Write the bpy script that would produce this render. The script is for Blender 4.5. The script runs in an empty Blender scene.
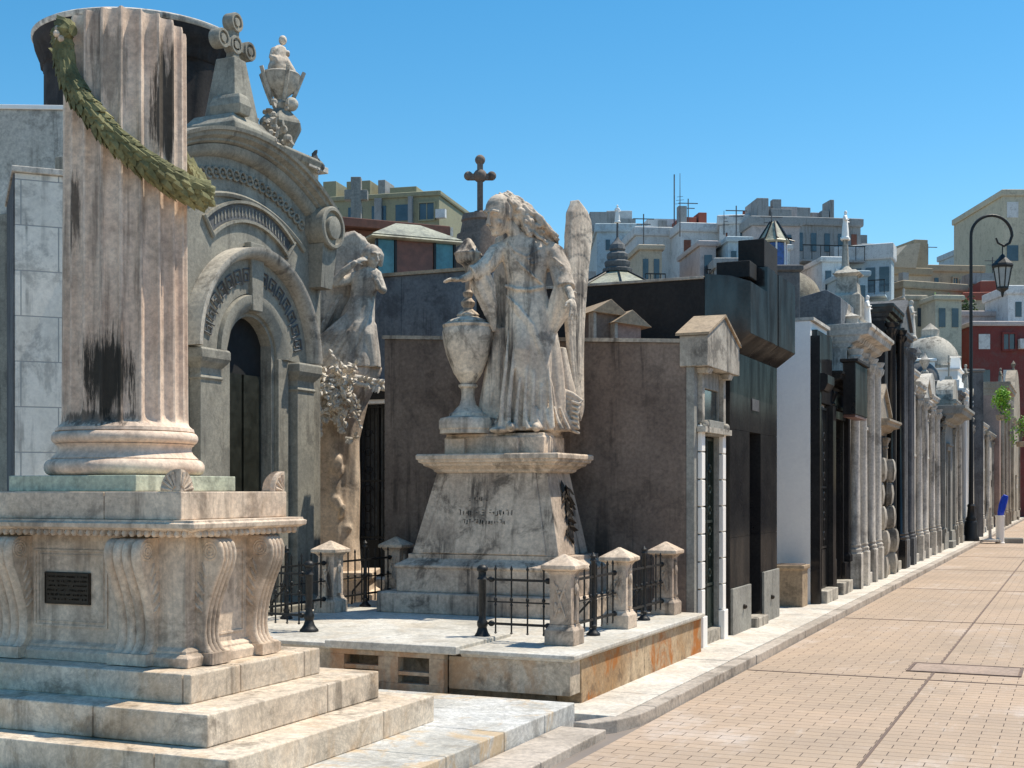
import bpy, bmesh, math, random
from mathutils import Vector, Matrix, noise
random.seed(7)
S = bpy.context.scene
COL = S.collection
PI = math.pi
YAW = math.radians(23.6)
EYE = 1.75
FOC = 1300.0
def W(px, d):                       # ground point seen in the direction px at d metres
    r = (px-512)/FOC*d
    return (-d*math.sin(YAW)+r*math.cos(YAW), d*math.cos(YAW)+r*math.sin(YAW))
def H(py, d): return EYE+(490-py)*d/FOC
def frame(x, y, z=0, a=0): return Matrix.Translation((x, y, z)) @ Matrix.Rotation(a, 4, 'Z')
def cam_frame(px, d, z=0, a=0):
    x, y = W(px, d)
    return frame(x, y, z, YAW+a)

# ---------------------------------------------------------------- materials
MATS = {}
def nd(nt, t, **kw):
    n = nt.nodes.new(t)
    for k, v in kw.items():
        if hasattr(n, k): setattr(n, k, v)
        else: n.inputs[k].default_value = v
    return n
def col4(c): return (c[0], c[1], c[2], 1)
def ramp(nt, src, a, b, lo=0, hi=1):
    m = nd(nt, 'ShaderNodeMapRange'); m.clamp = True; m.interpolation_type = 'SMOOTHSTEP'
    nt.links.new(src, m.inputs[0])
    for i, v in enumerate((a, b, lo, hi)): m.inputs[i+1].default_value = v
    return m.outputs[0]
def mixc(nt, f, a, b, mode='MIX'):
    m = nd(nt, 'ShaderNodeMix'); m.data_type = 'RGBA'; m.blend_type = mode
    for s, v in ((0, f), (6, a), (7, b)):
        if hasattr(v, 'links'): nt.links.new(v, m.inputs[s])
        elif isinstance(v, (int, float)): m.inputs[s].default_value = v
        else: m.inputs[s].default_value = col4(v)
    return m.outputs[2]
def mth(nt, op, a, b=0.0):
    m = nd(nt, 'ShaderNodeMath', operation=op)
    for i, v in enumerate((a, b)):
        if hasattr(v, 'links'): nt.links.new(v, m.inputs[i])
        else: m.inputs[i].default_value = v
    return m.outputs[0]
def noi(nt, vec, scale, detail=6, rough=.6, dist=0):
    n = nd(nt, 'ShaderNodeTexNoise'); n.inputs['Scale'].default_value = scale
    n.inputs['Detail'].default_value = detail; n.inputs['Roughness'].default_value = rough
    n.inputs['Distortion'].default_value = dist
    nt.links.new(vec, n.inputs['Vector']); return n.outputs[0]
def mapv(nt, vec, sc, rot=(0, 0, 0), loc=(0, 0, 0)):
    m = nd(nt, 'ShaderNodeMapping'); m.inputs['Scale'].default_value = sc
    m.inputs['Rotation'].default_value = rot; m.inputs['Location'].default_value = loc
    nt.links.new(vec, m.inputs['Vector']); return m.outputs[0]
def base_mat(name):
    m = bpy.data.materials.new(name); m.use_nodes = True
    nt = m.node_tree; b = nt.nodes['Principled BSDF']
    return m, nt, b
def stone(name, c1, c2, grime=.5, gcol=(.035, .03, .027), streak=.5, rust=0, rcol=(.45, .17, .04), big=1.2, rough=.85,
          bump=.35, joints=None, jang=0, jcol=(.06, .05, .045), spots=(), gloss=.3, speck=0, flow=0, fine=1.0):
    if name in MATS: return MATS[name]
    m, nt, b = base_mat(name)
    geo = nd(nt, 'ShaderNodeNewGeometry'); P = geo.outputs['Position']
    n1 = noi(nt, P, big, 8, .62, .3)
    c = mixc(nt, ramp(nt, n1, .36, .64), c1, c2)
    nf = noi(nt, P, 26, 8, .7)
    c = mixc(nt, 1.0, c, mixc(nt, ramp(nt, nf, .3, .7), (1-.26*fine, 1-.26*fine, 1-.25*fine), (1+.16*fine, 1+.15*fine, 1+.13*fine)), 'MULTIPLY')
    n3 = noi(nt, P, 6.5, 8, .7, .6)
    c = mixc(nt, mth(nt, 'MULTIPLY', ramp(nt, n3, .48, .75), .5*grime), c, tuple(v*.34 for v in c1))
    if flow:
        wv = noi(nt, mapv(nt, P, (1, 1, 1), (0.4, .7, .3)), 1.6, 10, .75, 3.5)
        c = mixc(nt, mth(nt, 'MULTIPLY', ramp(nt, mth(nt, 'ABSOLUTE', mth(nt, 'SUBTRACT', wv, .5)), .0, .035, 1, 0), flow), c, tuple(v*.45 for v in c1))
    if streak:
        s1 = noi(nt, mapv(nt, P, (9, 9, .55)), 1, 7, .65)
        s2 = noi(nt, mapv(nt, P, (1, 1, .5), loc=(3, 1, 7)), 1.7, 4)
        f = mth(nt, 'MULTIPLY', ramp(nt, s1, .47, .66), ramp(nt, s2, .42, .6))
        c = mixc(nt, mth(nt, 'MULTIPLY', f, streak), c, gcol)
    if grime:
        g = noi(nt, mapv(nt, P, (1, 1, 1), loc=(9, 4, 2)), 2.3, 12, .72, .4)
        c = mixc(nt, mth(nt, 'MULTIPLY', ramp(nt, g, .505, .63), grime), c, gcol)
    if rust:
        g = noi(nt, mapv(nt, P, (1, 1, .6), loc=(2, 8, 5)), 1.9, 10, .7, .8)
        c = mixc(nt, mth(nt, 'MULTIPLY', ramp(nt, g, .49, .60), rust), c, rcol)
    if speck:
        v = nd(nt, 'ShaderNodeTexVoronoi'); v.inputs['Scale'].default_value = 160; nt.links.new(P, v.inputs['Vector'])
        c = mixc(nt, speck, c, mixc(nt, v.outputs['Color'], tuple(x*.3 for x in c1), tuple(min(1, x*1.9) for x in c2)))
    for (x, y, z, rx, ry, rz, st) in spots:
        mp = mapv(nt, P, (1/rx, 1/ry, 1/rz), loc=(-x/rx, -y/ry, -z/rz))
        ln = nd(nt, 'ShaderNodeVectorMath', operation='LENGTH'); nt.links.new(mp, ln.inputs[0])
        nn = noi(nt, mapv(nt, P, (24, 24, 2.0)), 1, 7, .75)
        q = mth(nt, 'ADD', ln.outputs['Value'], mth(nt, 'MULTIPLY', nn, 2.2))
        c = mixc(nt, mth(nt, 'MULTIPLY', ramp(nt, q, 1.62, 1.95, 1, 0), st), c, (.022, .021, .017))
    hgt = mth(nt, 'ADD', mth(nt, 'MULTIPLY', nf, .6), mth(nt, 'MULTIPLY', n3, .8))
    if joints:
        jw, jh = joints
        rt = mapv(nt, P, (1, 1, 1), (0, 0, jang))
        sx = nd(nt, 'ShaderNodeSeparateXYZ'); nt.links.new(rt, sx.inputs[0])
        cb = nd(nt, 'ShaderNodeCombineXYZ'); nt.links.new(mth(nt, 'ADD', sx.outputs[0], sx.outputs[1]), cb.inputs[0]); nt.links.new(sx.outputs[2], cb.inputs[1])
        br = nd(nt, 'ShaderNodeTexBrick'); nt.links.new(cb.outputs[0], br.inputs['Vector'])
        br.inputs['Scale'].default_value = 1; br.inputs['Brick Width'].default_value = jw; br.inputs['Row Height'].default_value = jh
        br.inputs['Mortar Size'].default_value = .006; br.inputs['Mortar Smooth'].default_value = .3; br.offset = .5
        br.inputs['Color1'].default_value = (.9, .9, .9, 1); br.inputs['Color2'].default_value = (1.08, 1.06, 1.04, 1)
        c = mixc(nt, 1.0, c, br.outputs['Color'], 'MULTIPLY')
        c = mixc(nt, mth(nt, 'MULTIPLY', br.outputs['Fac'], .8), c, jcol)
        hgt = mth(nt, 'SUBTRACT', hgt, mth(nt, 'MULTIPLY', br.outputs['Fac'], 1.0))
    nt.links.new(c, b.inputs['Base Color'])
    b.inputs['Roughness'].default_value = rough
    b.inputs['Specular IOR Level'].default_value = gloss
    if bump:
        bp = nd(nt, 'ShaderNodeBump'); bp.inputs['Strength'].default_value = bump; bp.inputs['Distance'].default_value = .012
        nt.links.new(hgt, bp.inputs['Height']); nt.links.new(bp.outputs[0], b.inputs['Normal'])
    MATS[name] = m; return m
def plain(name, c, rough=.6, metal=0, var=.25, bump=.1, scale=8, spec=.5, alpha=None):
    if name in MATS: return MATS[name]
    m, nt, b = base_mat(name)
    geo = nd(nt, 'ShaderNodeNewGeometry')
    n = noi(nt, geo.outputs['Position'], scale, 7, .65)
    cc = mixc(nt, ramp(nt, n, .3, .7), tuple(v*(1-var) for v in c), tuple(min(1, v*(1+var)) for v in c))
    nt.links.new(cc, b.inputs['Base Color'])
    b.inputs['Roughness'].default_value = rough; b.inputs['Metallic'].default_value = metal
    b.inputs['Specular IOR Level'].default_value = spec
    nt.links.new(ramp(nt, n, .2, .8, rough*.8, min(1, rough*1.2)), b.inputs['Roughness'])
    if bump:
        bp = nd(nt, 'ShaderNodeBump'); bp.inputs['Strength'].default_value = bump; bp.inputs['Distance'].default_value = .01
        nt.links.new(n, bp.inputs['Height']); nt.links.new(bp.outputs[0], b.inputs['Normal'])
    MATS[name] = m; return m

# ---------------------------------------------------------------- mesh builder
class MB:
    def __init__(s, M=None): s.v = []; s.f = []; s.M = M
    def add(s, vs, fs):
        o = len(s.v)
        if s.M is not None: vs = [s.M @ Vector(v) for v in vs]
        s.v += [tuple(v) for v in vs]; s.f += [tuple(i+o for i in f) for f in fs]
    def box(s, x0, x1, y0, y1, z0, z1):
        s.add([(x0,y0,z0),(x1,y0,z0),(x1,y1,z0),(x0,y1,z0),(x0,y0,z1),(x1,y0,z1),(x1,y1,z1),(x0,y1,z1)],
              [(3,2,1,0),(4,5,6,7),(0,1,5,4),(1,2,6,5),(2,3,7,6),(3,0,4,7)])
        return s
    def grid(s, x0, x1, y0, y1, z0, z1, xc=(), yc=(), gap=.003):
        xs = [x0, *xc, x1]; ys = [y0, *yc, y1]
        for i in range(len(xs)-1):
            for j in range(len(ys)-1):
                g = gap*random.uniform(.6, 1.4); dz = random.uniform(-.002, .002)
                s.box(xs[i]+(g if i else 0), xs[i+1]-(g if i < len(xs)-2 else 0), ys[j]+(g if j else 0), ys[j+1]-(g if j < len(ys)-2 else 0), z0, z1+dz)
        return s
    def prof(s, x0, x1, y0, y1, pr, f=(1, 1, 1, 1)):      # rectangular moulding; pr = [(out, z)]; f = factor for x0,x1,y0,y1
        vs = []; fs = []
        for o, z in pr: vs += [(x0-o*f[0], y0-o*f[2], z), (x1+o*f[1], y0-o*f[2], z), (x1+o*f[1], y1+o*f[3], z), (x0-o*f[0], y1+o*f[3], z)]
        for i in range(len(pr)-1):
            for k in range(4):
                a = i*4+k; b = i*4+(k+1) % 4; fs.append((a, b, b+4, a+4))
        n = len(vs); fs.append((3, 2, 1, 0)); fs.append((n-4, n-3, n-2, n-1))
        s.add(vs, fs); return s
    def prism(s, pts, ext):                                # polygon of 3-D points pushed along ext
        n = len(pts); e = Vector(ext); a = [Vector(p) for p in pts]
        s.add(a+[p+e for p in a], [tuple(range(n-1, -1, -1)), tuple(range(n, 2*n))]+[(i, (i+1) % n, (i+1) % n+n, i+n) for i in range(n)])
        return s
    def lathe(s, pr, c=(0, 0), seg=32, fn=None, arc=None):
        vs = []; fs = []; n = seg
        for r, z in pr:
            for k in range(n):
                t = 2*PI*k/n; rr = max(r, .0005)
                if fn: rr = fn(rr, t, z)
                vs.append((c[0]+rr*math.sin(t), c[1]-rr*math.cos(t), z))
        for i in range(len(pr)-1):
            for k in range(n):
                a = i*n+k; b = i*n+(k+1) % n; fs.append((a, b, b+n, a+n))
        fs.append(tuple(range(n-1, -1, -1))); fs.append(tuple(range(len(vs)-n, len(vs))))
        s.add(vs, fs); return s
    def tube(s, pts, r, seg=10, flat=1.0, fold=None, up=None):
        pts = [Vector(p) for p in pts]; n = len(pts)
        rr = r if isinstance(r, (list, tuple)) else [r]*n
        vs = []; fs = []; prev = None
        for i, p in enumerate(pts):
            t = (pts[min(i+1, n-1)]-pts[max(i-1, 0)]).normalized()
            if prev is None:
                u = Vector(up) if up else (Vector((0, 0, 1)) if abs(t.z) < .9 else Vector((0, 1, 0)))
                x = t.cross(u).normalized()
            else: x = (prev-t*prev.dot(t)).normalized()
            prev = x; y = t.cross(x)
            for k in range(seg):
                a = 2*PI*k/seg; q = rr[i]
                if fold: q *= fold(a, i/(n-1))
                vs.append(p+x*math.cos(a)*q+y*math.sin(a)*q*flat)
        for i in range(n-1):
            for k in range(seg):
                a = i*seg+k; b = i*seg+(k+1) % seg; fs.append((b, a, a+seg, b+seg))
        fs.append(tuple(range(seg))); fs.append(tuple(range(len(vs)-1, len(vs)-seg-1, -1)))
        s.add(vs, fs); return s
    def loft(s, rings, seg=64, fold=None):                 # rings = (x, y, z, rx, ry)
        vs = []; fs = []; n = len(rings)
        for i, (x, y, z, rx, ry) in enumerate(rings):
            for k in range(seg):
                a = 2*PI*k/seg; q = fold(a, z) if fold else 1
                vs.append((x+rx*math.sin(a)*q, y-ry*math.cos(a)*q, z))
        for i in range(n-1):
            for k in range(seg):
                a = i*seg+k; b = i*seg+(k+1) % seg; fs.append((a, b, b+seg, a+seg))
        fs.append(tuple(range(seg-1, -1, -1))); fs.append(tuple(range(len(vs)-seg, len(vs))))
        s.add(vs, fs); return s
    def ell(s, c, r, R=None, u=12, v=8):
        vs = [(0, 0, -1)]; fs = []
        for i in range(1, v):
            p = -PI/2+PI*i/v
            for k in range(u): vs.append((math.cos(p)*math.cos(2*PI*k/u), math.cos(p)*math.sin(2*PI*k/u), math.sin(p)))
        vs.append((0, 0, 1)); L = len(vs)-1
        for k in range(u): fs.append((0, 1+(k+1) % u, 1+k))
        for i in range(v-2):
            for k in range(u):
                a = 1+i*u+k; b = 1+i*u+(k+1) % u; fs.append((a, b, b+u, a+u))
        for k in range(u): fs.append((L, L-u+k, L-u+(k+1) % u))
        if not isinstance(r, (tuple, list)): r = (r, r, r)
        c = Vector(c); out = []
        for q in vs:
            w = Vector((q[0]*r[0], q[1]*r[1], q[2]*r[2]))
            if R: w = R @ w
            out.append(c+w)
        s.add(out, fs); return s
    def leaf(s, c, d, nrm, L, wd, th=.3):
        d = Vector(d).normalized(); n = Vector(nrm); n = (n-d*n.dot(d)).normalized(); x = d.cross(n); c = Vector(c)
        s.add([c, c+d*L*.35+x*wd*.5, c+d*L*.8+x*wd*.32-n*L*.05, c+d*L, c+d*L*.8-x*wd*.32-n*L*.05, c+d*L*.35-x*wd*.5, c+d*L*.45+n*wd*th, c+d*L*.2-n*wd*.2],
              [(0,1,6),(1,2,6),(2,3,6),(3,4,6),(4,5,6),(5,0,6),(1,0,7),(2,1,7),(3,2,7),(4,3,7),(5,4,7),(0,5,7)])
def link(name, mb, mat, parent=None, bev=0, smooth=False, kind=None):
    me = bpy.data.meshes.new(name); me.from_pydata(mb.v, [], mb.f)
    bm = bmesh.new(); bm.from_mesh(me); bmesh.ops.recalc_face_normals(bm, faces=bm.faces); bm.to_mesh(me); bm.free()
    me.materials.append(mat)
    if smooth:
        for p in me.polygons: p.use_smooth = True
        if smooth != 'all':
            try: me.set_sharp_from_angle(angle=math.radians(smooth if smooth is not True else 40))
            except Exception: pass
    o = bpy.data.objects.new(name, me); COL.objects.link(o)
    if parent: o.parent = parent
    if bev:
        m = o.modifiers.new('bevel', 'BEVEL'); m.width = bev; m.segments = 2; m.limit_method = 'ANGLE'; m.angle_limit = math.radians(35); m.use_clamp_overlap = True
        m.harden_normals = False
    if kind: o['kind'] = kind
    return o
def sculpt(name, mb, mat, parent, voxel=.012, smooth=3, disp=0):
    o = link(name, mb, mat, parent)
    r = o.modifiers.new('union', 'REMESH'); r.mode = 'VOXEL'; r.voxel_size = voxel; r.use_smooth_shade = True
    if smooth:
        k = o.modifiers.new('soft', 'SMOOTH'); k.factor = .5; k.iterations = smooth
    if disp:
        t = bpy.data.textures.new('chisel', 'CLOUDS'); t.noise_scale = .06
        d = o.modifiers.new('chisel', 'DISPLACE'); d.texture = t; d.strength = disp; d.texture_coords = 'LOCAL'
    return o
def thing(name, label, cat, M, group=None):
    o = bpy.data.objects.new(name, None); o.empty_display_size = .2; COL.objects.link(o); o.matrix_world = M
    o['label'] = label; o['category'] = cat
    if group: o['group'] = group
    return o
def tag(o, label, cat, group=None, M=None):
    o['label'] = label; o['category'] = cat
    if group: o['group'] = group
    if M is not None: o.matrix_world = M
    return o
def dup(o, M, label, parent=None):
    c = o.copy(); COL.objects.link(c)
    if parent: c.parent = parent
    for ch in o.children: dup(ch, None, None, c)
    if M is not None: c.matrix_world = M
    if label: c['label'] = label
    return c
def glyphs(s, x0, x1, z, h, y, dens=1.0, rnd=None):       # worn, unreadable incised strokes
    rnd = rnd or random; x = x0
    while x < x1:
        w = h*rnd.uniform(.35, .6)
        if rnd.random() < .85*dens:
            for _ in range(rnd.choice((1, 2, 2, 3))):
                if rnd.random() < .6: q = x+rnd.random()*w*.8; s.box(q, q+h*.09, y-.003, y+.002, z+h*rnd.uniform(0, .3), z+h*rnd.uniform(.65, 1))
                else: q = z+h*rnd.choice((0, .45, .9)); s.box(x, x+w*.8, y-.0035, y+.002, q, q+h*.09)
        x += w+h*.15

# palette
M_marble = stone('marble_weathered', (.82, .67, .52), (.62, .485, .37), .48, gcol=(.09,.07,.055), streak=.6, flow=.25, rust=.15, rcol=(.42,.25,.12))
M_step = stone('marble_steps', (.80, .685, .55), (.62, .515, .40), .6, gcol=(.09, .07, .05), streak=.6, flow=.45, rust=.25, rcol=(.5, .3, .13))
M_col = stone('column_marble', (.84, .67, .53), (.66, .495, .38), .24, streak=.62, gcol=(.07, .055, .045), big=.9, flow=.0, rust=.12, rcol=(.4,.2,.12),
              spots=[(-5.53, 6.36, 2.46, .25, .22, .36, .95), (-5.60, 6.35, 2.2, .45, .3, .07, .7), (-5.30, 6.66, 4.2, .13, .15, .62, .9), (-5.76, 6.33, 3.5, .05, .1, .4, .8), (-5.5, 6.38, 4.4, .2, .12, .35, .45)])
M_green = stone('marble_mossy', (.66, .66, .52), (.50, .53, .40), .4, streak=.5, flow=.2)
M_dirty = stone('marble_dirty', (.70, .57, .45), (.43, .335, .26), .7, streak=.95, flow=.2)
M_statue = stone('statue_marble', (.82, .70, .56), (.54, .44, .35), .6, gcol=(.05, .045, .042), streak=.95, big=1.8, flow=.1)
M_plat = stone('platform_marble', (.62, .53, .42), (.46, .37, .27), .6, gcol=(.09, .07, .05), streak=.6, rust=.45, rcol=(.42, .22, .09), flow=.4)
M_rusty = stone('platform_rusty', (.58, .44, .29), (.42, .26, .13), .6, gcol=(.09, .06, .04), streak=.5, rust=1.0, rcol=(.42, .15, .03), flow=.3)
M_top = stone('slab_white', (.66, .63, .57), (.52, .49, .43), .3, gcol=(.16, .14, .11), streak=0, flow=.35, rust=.15, rcol=(.5, .33, .15))
M_iron = plain('wrought_iron', (.022, .022, .022), .5, .4, .4, .3, 40)
M_bronze = plain('dark_bronze', (.030, .022, .015), .45, .5, .4, .4, 30)
M_patina = stone('mossy_bronze', (.27, .25, .12), (.14, .14, .065), .4, gcol=(.012, .012, .008), streak=.3, big=6, bump=.6)
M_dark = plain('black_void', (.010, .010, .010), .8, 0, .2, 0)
M_roadjoint = plain('joint', (.17, .12, .095), .95)

# ---------------------------------------------------------------- ground, street, pavement
def ground_mat():
    m, nt, b = base_mat('ground')
    P = nd(nt, 'ShaderNodeNewGeometry').outputs['Position']
    c = mixc(nt, ramp(nt, noi(nt, P, .3, 8), .35, .65), (.30, .25, .21), (.2, .17, .15))
    nt.links.new(c, b.inputs['Base Color']); b.inputs['Roughness'].default_value = .95
    return m
link('ground', MB().box(-900, 900, -300, 1500, -.4, -.012), ground_mat(), kind='structure')
def paver_mat():
    m, nt, b = base_mat('street_pavers')
    P = nd(nt, 'ShaderNodeNewGeometry').outputs['Position']
    sw = mapv(nt, P, (1, 1, 1), (0, 0, PI/2))
    br = nd(nt, 'ShaderNodeTexBrick'); nt.links.new(P, br.inputs['Vector']); br.offset = .5
    br.inputs['Scale'].default_value = 1; br.inputs['Brick Width'].default_value = .26; br.inputs['Row Height'].default_value = .13
    br.inputs['Mortar Size'].default_value = .004; br.inputs['Mortar Smooth'].default_value = .6
    br.inputs['Color1'].default_value = (.955, .955, .96, 1); br.inputs['Color2'].default_value = (1.05, 1.04, 1.02, 1)
    c = mixc(nt, ramp(nt, noi(nt, P, .45, 9, .65, .4), .34, .66), (.48, .36, .265), (.41, .315, .235))
    c = mixc(nt, mth(nt, 'MULTIPLY', ramp(nt, noi(nt, mapv(nt, P, (1.1, .55, 1), loc=(4, 3, 0)), .7, 9, .7), .52, .7), .75), c, (.60, .52, .46))
    c = mixc(nt, 1.0, c, br.outputs['Color'], 'MULTIPLY')
    c = mixc(nt, mth(nt, 'MULTIPLY', br.outputs['Fac'], ramp(nt, noi(nt, P, 2.2, 5), .3, .65, .02, .18)), c, (.30, .21, .16))
    c = mixc(nt, mth(nt, 'MULTIPLY', ramp(nt, noi(nt, P, 3.6, 11, .75, .5), .55, .75), .45), c, (.20, .14, .11))
    c = mixc(nt, mth(nt, 'MULTIPLY', ramp(nt, noi(nt, mapv(nt, P, (6, 1.2, 1)), 1.2, 9, .7), .56, .74), .28), c, (.66, .60, .55))
    f = noi(nt, P, 45, 6, .7)
    c = mixc(nt, 1.0, c, mixc(nt, f, (.8, .8, .8), (1.2, 1.2, 1.2)), 'MULTIPLY')
    nt.links.new(c, b.inputs['Base Color']); b.inputs['Roughness'].default_value = .82
    b.inputs['Specular IOR Level'].default_value = .3
    bp = nd(nt, 'ShaderNodeBump'); bp.inputs['Strength'].default_value = .35; bp.inputs['Distance'].default_value = .008
    nt.links.new(mth(nt, 'SUBTRACT', mth(nt, 'MULTIPLY', f, .6), mth(nt, 'MULTIPLY', br.outputs['Fac'], .3)), bp.inputs['Height']); nt.links.new(bp.outputs[0], b.inputs['Normal'])
    return m
link('street', MB().box(-2.97, 6.5, -6, 140, -.2, 0), paver_mat(), kind='structure')
j = MB()
for x in (-1.28, 2.6): j.box(x-.011, x+.011, -6, 140, -.01, .004)
for y in (1, 6.8, 12.5, 18.1, 24, 30, 36, 42, 48): j.box(-2.96, 6.4, y-.012, y+.012, -.01, .0046)
link('street_joints', j, M_roadjoint, kind='structure')
M_curb = stone('kerb_stone', (.54, .47, .40), (.40, .345, .29), .5, gcol=(.07, .06, .05), streak=0)
M_side = stone('sidewalk_slabs', (.74, .69, .61), (.60, .55, .48), .3, gcol=(.17, .14, .12), streak=0, rust=.25, rcol=(.5, .36, .24), flow=.25)
sw = MB(); ys = [9.05]; 
while ys[-1] < 120: ys.append(ys[-1]+random.uniform(.9, 1.5))
for a, b_ in zip(ys, ys[1:]): sw.box(-4.6, -3.13, a+.004, b_-.004, -.1, .09+random.uniform(-.003, .003))
link('sidewalk', sw, M_side, bev=.006, kind='structure')
kb = MB(); y = 9.6
while y < 120:
    L = random.uniform(.9, 1.4); kb.box(-3.122, -2.985+random.uniform(-.006, .006), y+.004, y+L-.004, -.1, .087); y += L
arcp = [(-3.122, 9.6), (-2.985, 9.6), (-3.0, 9.25), (-3.08, 8.95), (-3.22, 8.72), (-3.34, 8.74), (-3.2, 9.0), (-3.13, 9.2), (-3.122, 9.3)]
kb.prism([(x, y, -.1) for x, y in arcp], (0, 0, .185))
link('kerb', kb, M_curb, bev=.01, kind='structure')
# raised marble ledge in front, with its lower slab
lg = MB().grid(-9, -3.44, 4.2, 9.04, -.1, .17, xc=(-7.4, -6.1, -5.1, -4.25), yc=(5.1, 6, 6.9, 7.75, 8.45))
link('marble_ledge', lg, stone('ledge_marble', (.64, .635, .61), (.50, .48, .43), .45, gcol=(.2, .18, .15), streak=0, rust=.6, rcol=(.55, .36, .16), flow=.5), bev=.007, kind='structure')
link('lower_slab', MB().grid(-3.43, -3.08, 4.2, 8.72, -.1, .05, yc=(5.3, 6.4, 7.5)), M_curb, bev=.007, kind='structure')
link('cemetery_paving', MB().grid(-14, -3.62, 9.05, 60, -.1, .06, xc=(-9, -7.3), yc=(12, 15, 18)), M_side, kind='structure')
mh = thing('manhole_cover', 'rectangular flush manhole frame set in the pink street paving', 'manhole', frame(-1.02, 13.35, .004))
fr = MB()
for a in ((-.52, .52, -.33, -.3), (-.52, .52, .3, .33), (-.52, -.49, -.3, .3), (.49, .52, -.3, .3)): fr.box(*a, -.004, .006)
link('frame', fr, M_roadjoint, mh); link('lid', MB().box(-.485, .485, -.295, .295, -.004, .003), stone('lid', (.45, .34, .27), (.37, .285, .23), .2, streak=0), mh)

# ---------------------------------------------------------------- monument with the broken column
m1 = thing('column_monument', 'tall fluted broken marble column on a stepped pedestal with scroll brackets', 'monument', frame(-5.67, 6.72))
link('step', MB().grid(-1.63, 1.63, -1.14, 1.2, .17, .35, xc=(-.5, 1.15), yc=(.5,)), M_step, m1, bev=.008)
link('step', MB().grid(-1.34, 1.34, -.93, .95, .351, .53, xc=(.55,), yc=(.3,)), M_step, m1, bev=.008)
link('step', MB().grid(-1.04, 1.04, -.68, .69, .531, .70, xc=(.98,), yc=(-.2, .5)), M_step, m1, bev=.008)
link('pedestal_block', MB().prof(-.80, .80, -.42, .42, [(.07, .70), (.07, .755), (.05, .77), (.03, .775), (.03, .79), (.0, .81), (0, 1.47)]), M_marble, m1, bev=.004)
pn = MB()
def fr_front(s, x0, x1, z0, z1, y, w=.012, t=.008):
    s.box(x0, x1, y-t, y+.005, z1-w, z1); s.box(x0, x1, y-t, y+.005, z0, z0+w); s.box(x0, x0+w, y-t, y+.005, z0+w, z1-w); s.box(x1-w, x1, y-t, y+.005, z0+w, z1-w)
fr_front(pn, -.36, .22, .90, 1.38, -.42); fr_front(pn, -.33, .19, .93, 1.35, -.42, .006, .005)
link('panel_moulding', pn, M_marble, m1)
ps = MB(Matrix.Rotation(PI/2, 4, 'Z')); fr_front(ps, -.12, .16, .86, 1.38, -.80)
link('panel_moulding', ps, M_marble, m1)
cor = MB().prof(-.83, .83, -.43, .43, [(-.05, 1.465), (.03, 1.47), (.05, 1.485), (.10, 1.50), (.145, 1.515), (.15, 1.52), (.165, 1.525), (.168, 1.552), (.15, 1.56), (.15, 1.573)])
link('cornice', cor, M_marble, m1, bev=.003)
eg = MB()
def egg_run(s, x0, x1, y, n):
    for i in range(n):
        x = x0+(x1-x0)*(i+.5)/n
        s.ell((x, y, 1.500), ((x1-x0)/n*.36, .04, .024), Matrix.Rotation(.6, 3, 'X'), 8, 5)
        s.box(x+(x1-x0)/n*.47, x+(x1-x0)/n*.53, y-.016, y+.02, 1.487, 1.517)
egg_run(eg, -.93, .93, -.545, 34)
eg.M = Matrix.Rotation(PI/2, 4, 'Z'); egg_run(eg, -.53, .53, -.945, 18)
link('egg_moulding', eg, M_marble, m1, smooth=True)
def console(s, xc, w, y):
    K = [(1.462, .10), (1.452, .135), (1.43, .158), (1.39, .172), (1.34, .172), (1.28, .155), (1.2, .12), (1.12, .088), (1.04, .062), (.96, .046), (.89, .042), (.83, .052), (.79, .078), (.775, .10)]
    n = 28; vs = []; fs = []
    for z, o in K:
        for i in range(n+1):
            u = i/n; rib = abs(math.sin(u*PI*4))**.6*.024-.006
            if u < .03 or u > .97: rib = -.004
            vs.append((xc-w/2+w*u, y-o-rib, z))
        vs.append((xc+w/2, y+.01, z)); vs.append((xc-w/2, y+.01, z))
    L = n+3
    for a in range(len(K)-1):
        for i in range(L): b = (i+1) % L; fs.append((a*L+i, a*L+b, (a+1)*L+b, (a+1)*L+i))
    fs.append(tuple(range(L))); fs.append(tuple(range((len(K)-1)*L, len(K)*L)))
    s.add(vs, fs)
    s.box(xc-w/2-.012, xc+w/2+.012, y-.13, y+.01, .705, .774)
    for sd in (-1, 1):                                  # volute and acanthus relief on each cheek
        x = xc+sd*w/2
        for r in (.052, .034, .016): 
            pts = [(x, y-.105+r*math.cos(t*.5), 1.385+r*math.sin(t*.5)) for t in range(0, 14)]
            s.tube(pts, .006, 6)
        for q in range(5):
            s.ell((x, y-.06+.012*q, 1.27-.055*q), (.012, .012, .05), Matrix.Rotation(-.35-.12*q, 3, 'X'), 8, 6)
def console_part(M, xc, w, y):
    s = MB(M); console(s, xc, w, y); link('console', s, M_marble, m1, smooth=35)
RZ = lambda a: Matrix.Rotation(a, 4, 'Z')
for xc in (-.52, .47): console_part(None, xc, .27, -.42)
for xc in (-.24, .28): console_part(RZ(PI/2), xc, .16, -.80)
for xc in (-.47, .52): console_part(RZ(PI), xc, .27, -.42)
for xc in (-.28, .24): console_part(RZ(-PI/2), xc, .16, -.80)
link('upper_block', MB().grid(-.87, .87, -.55, .55, 1.574, 1.74, xc=(.3,)), M_marble, m1, bev=.006)
link('column_plinth', MB().box(-.5, .5, -.5, .5, 1.741, 1.84), M_green, m1, bev=.006)
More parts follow.
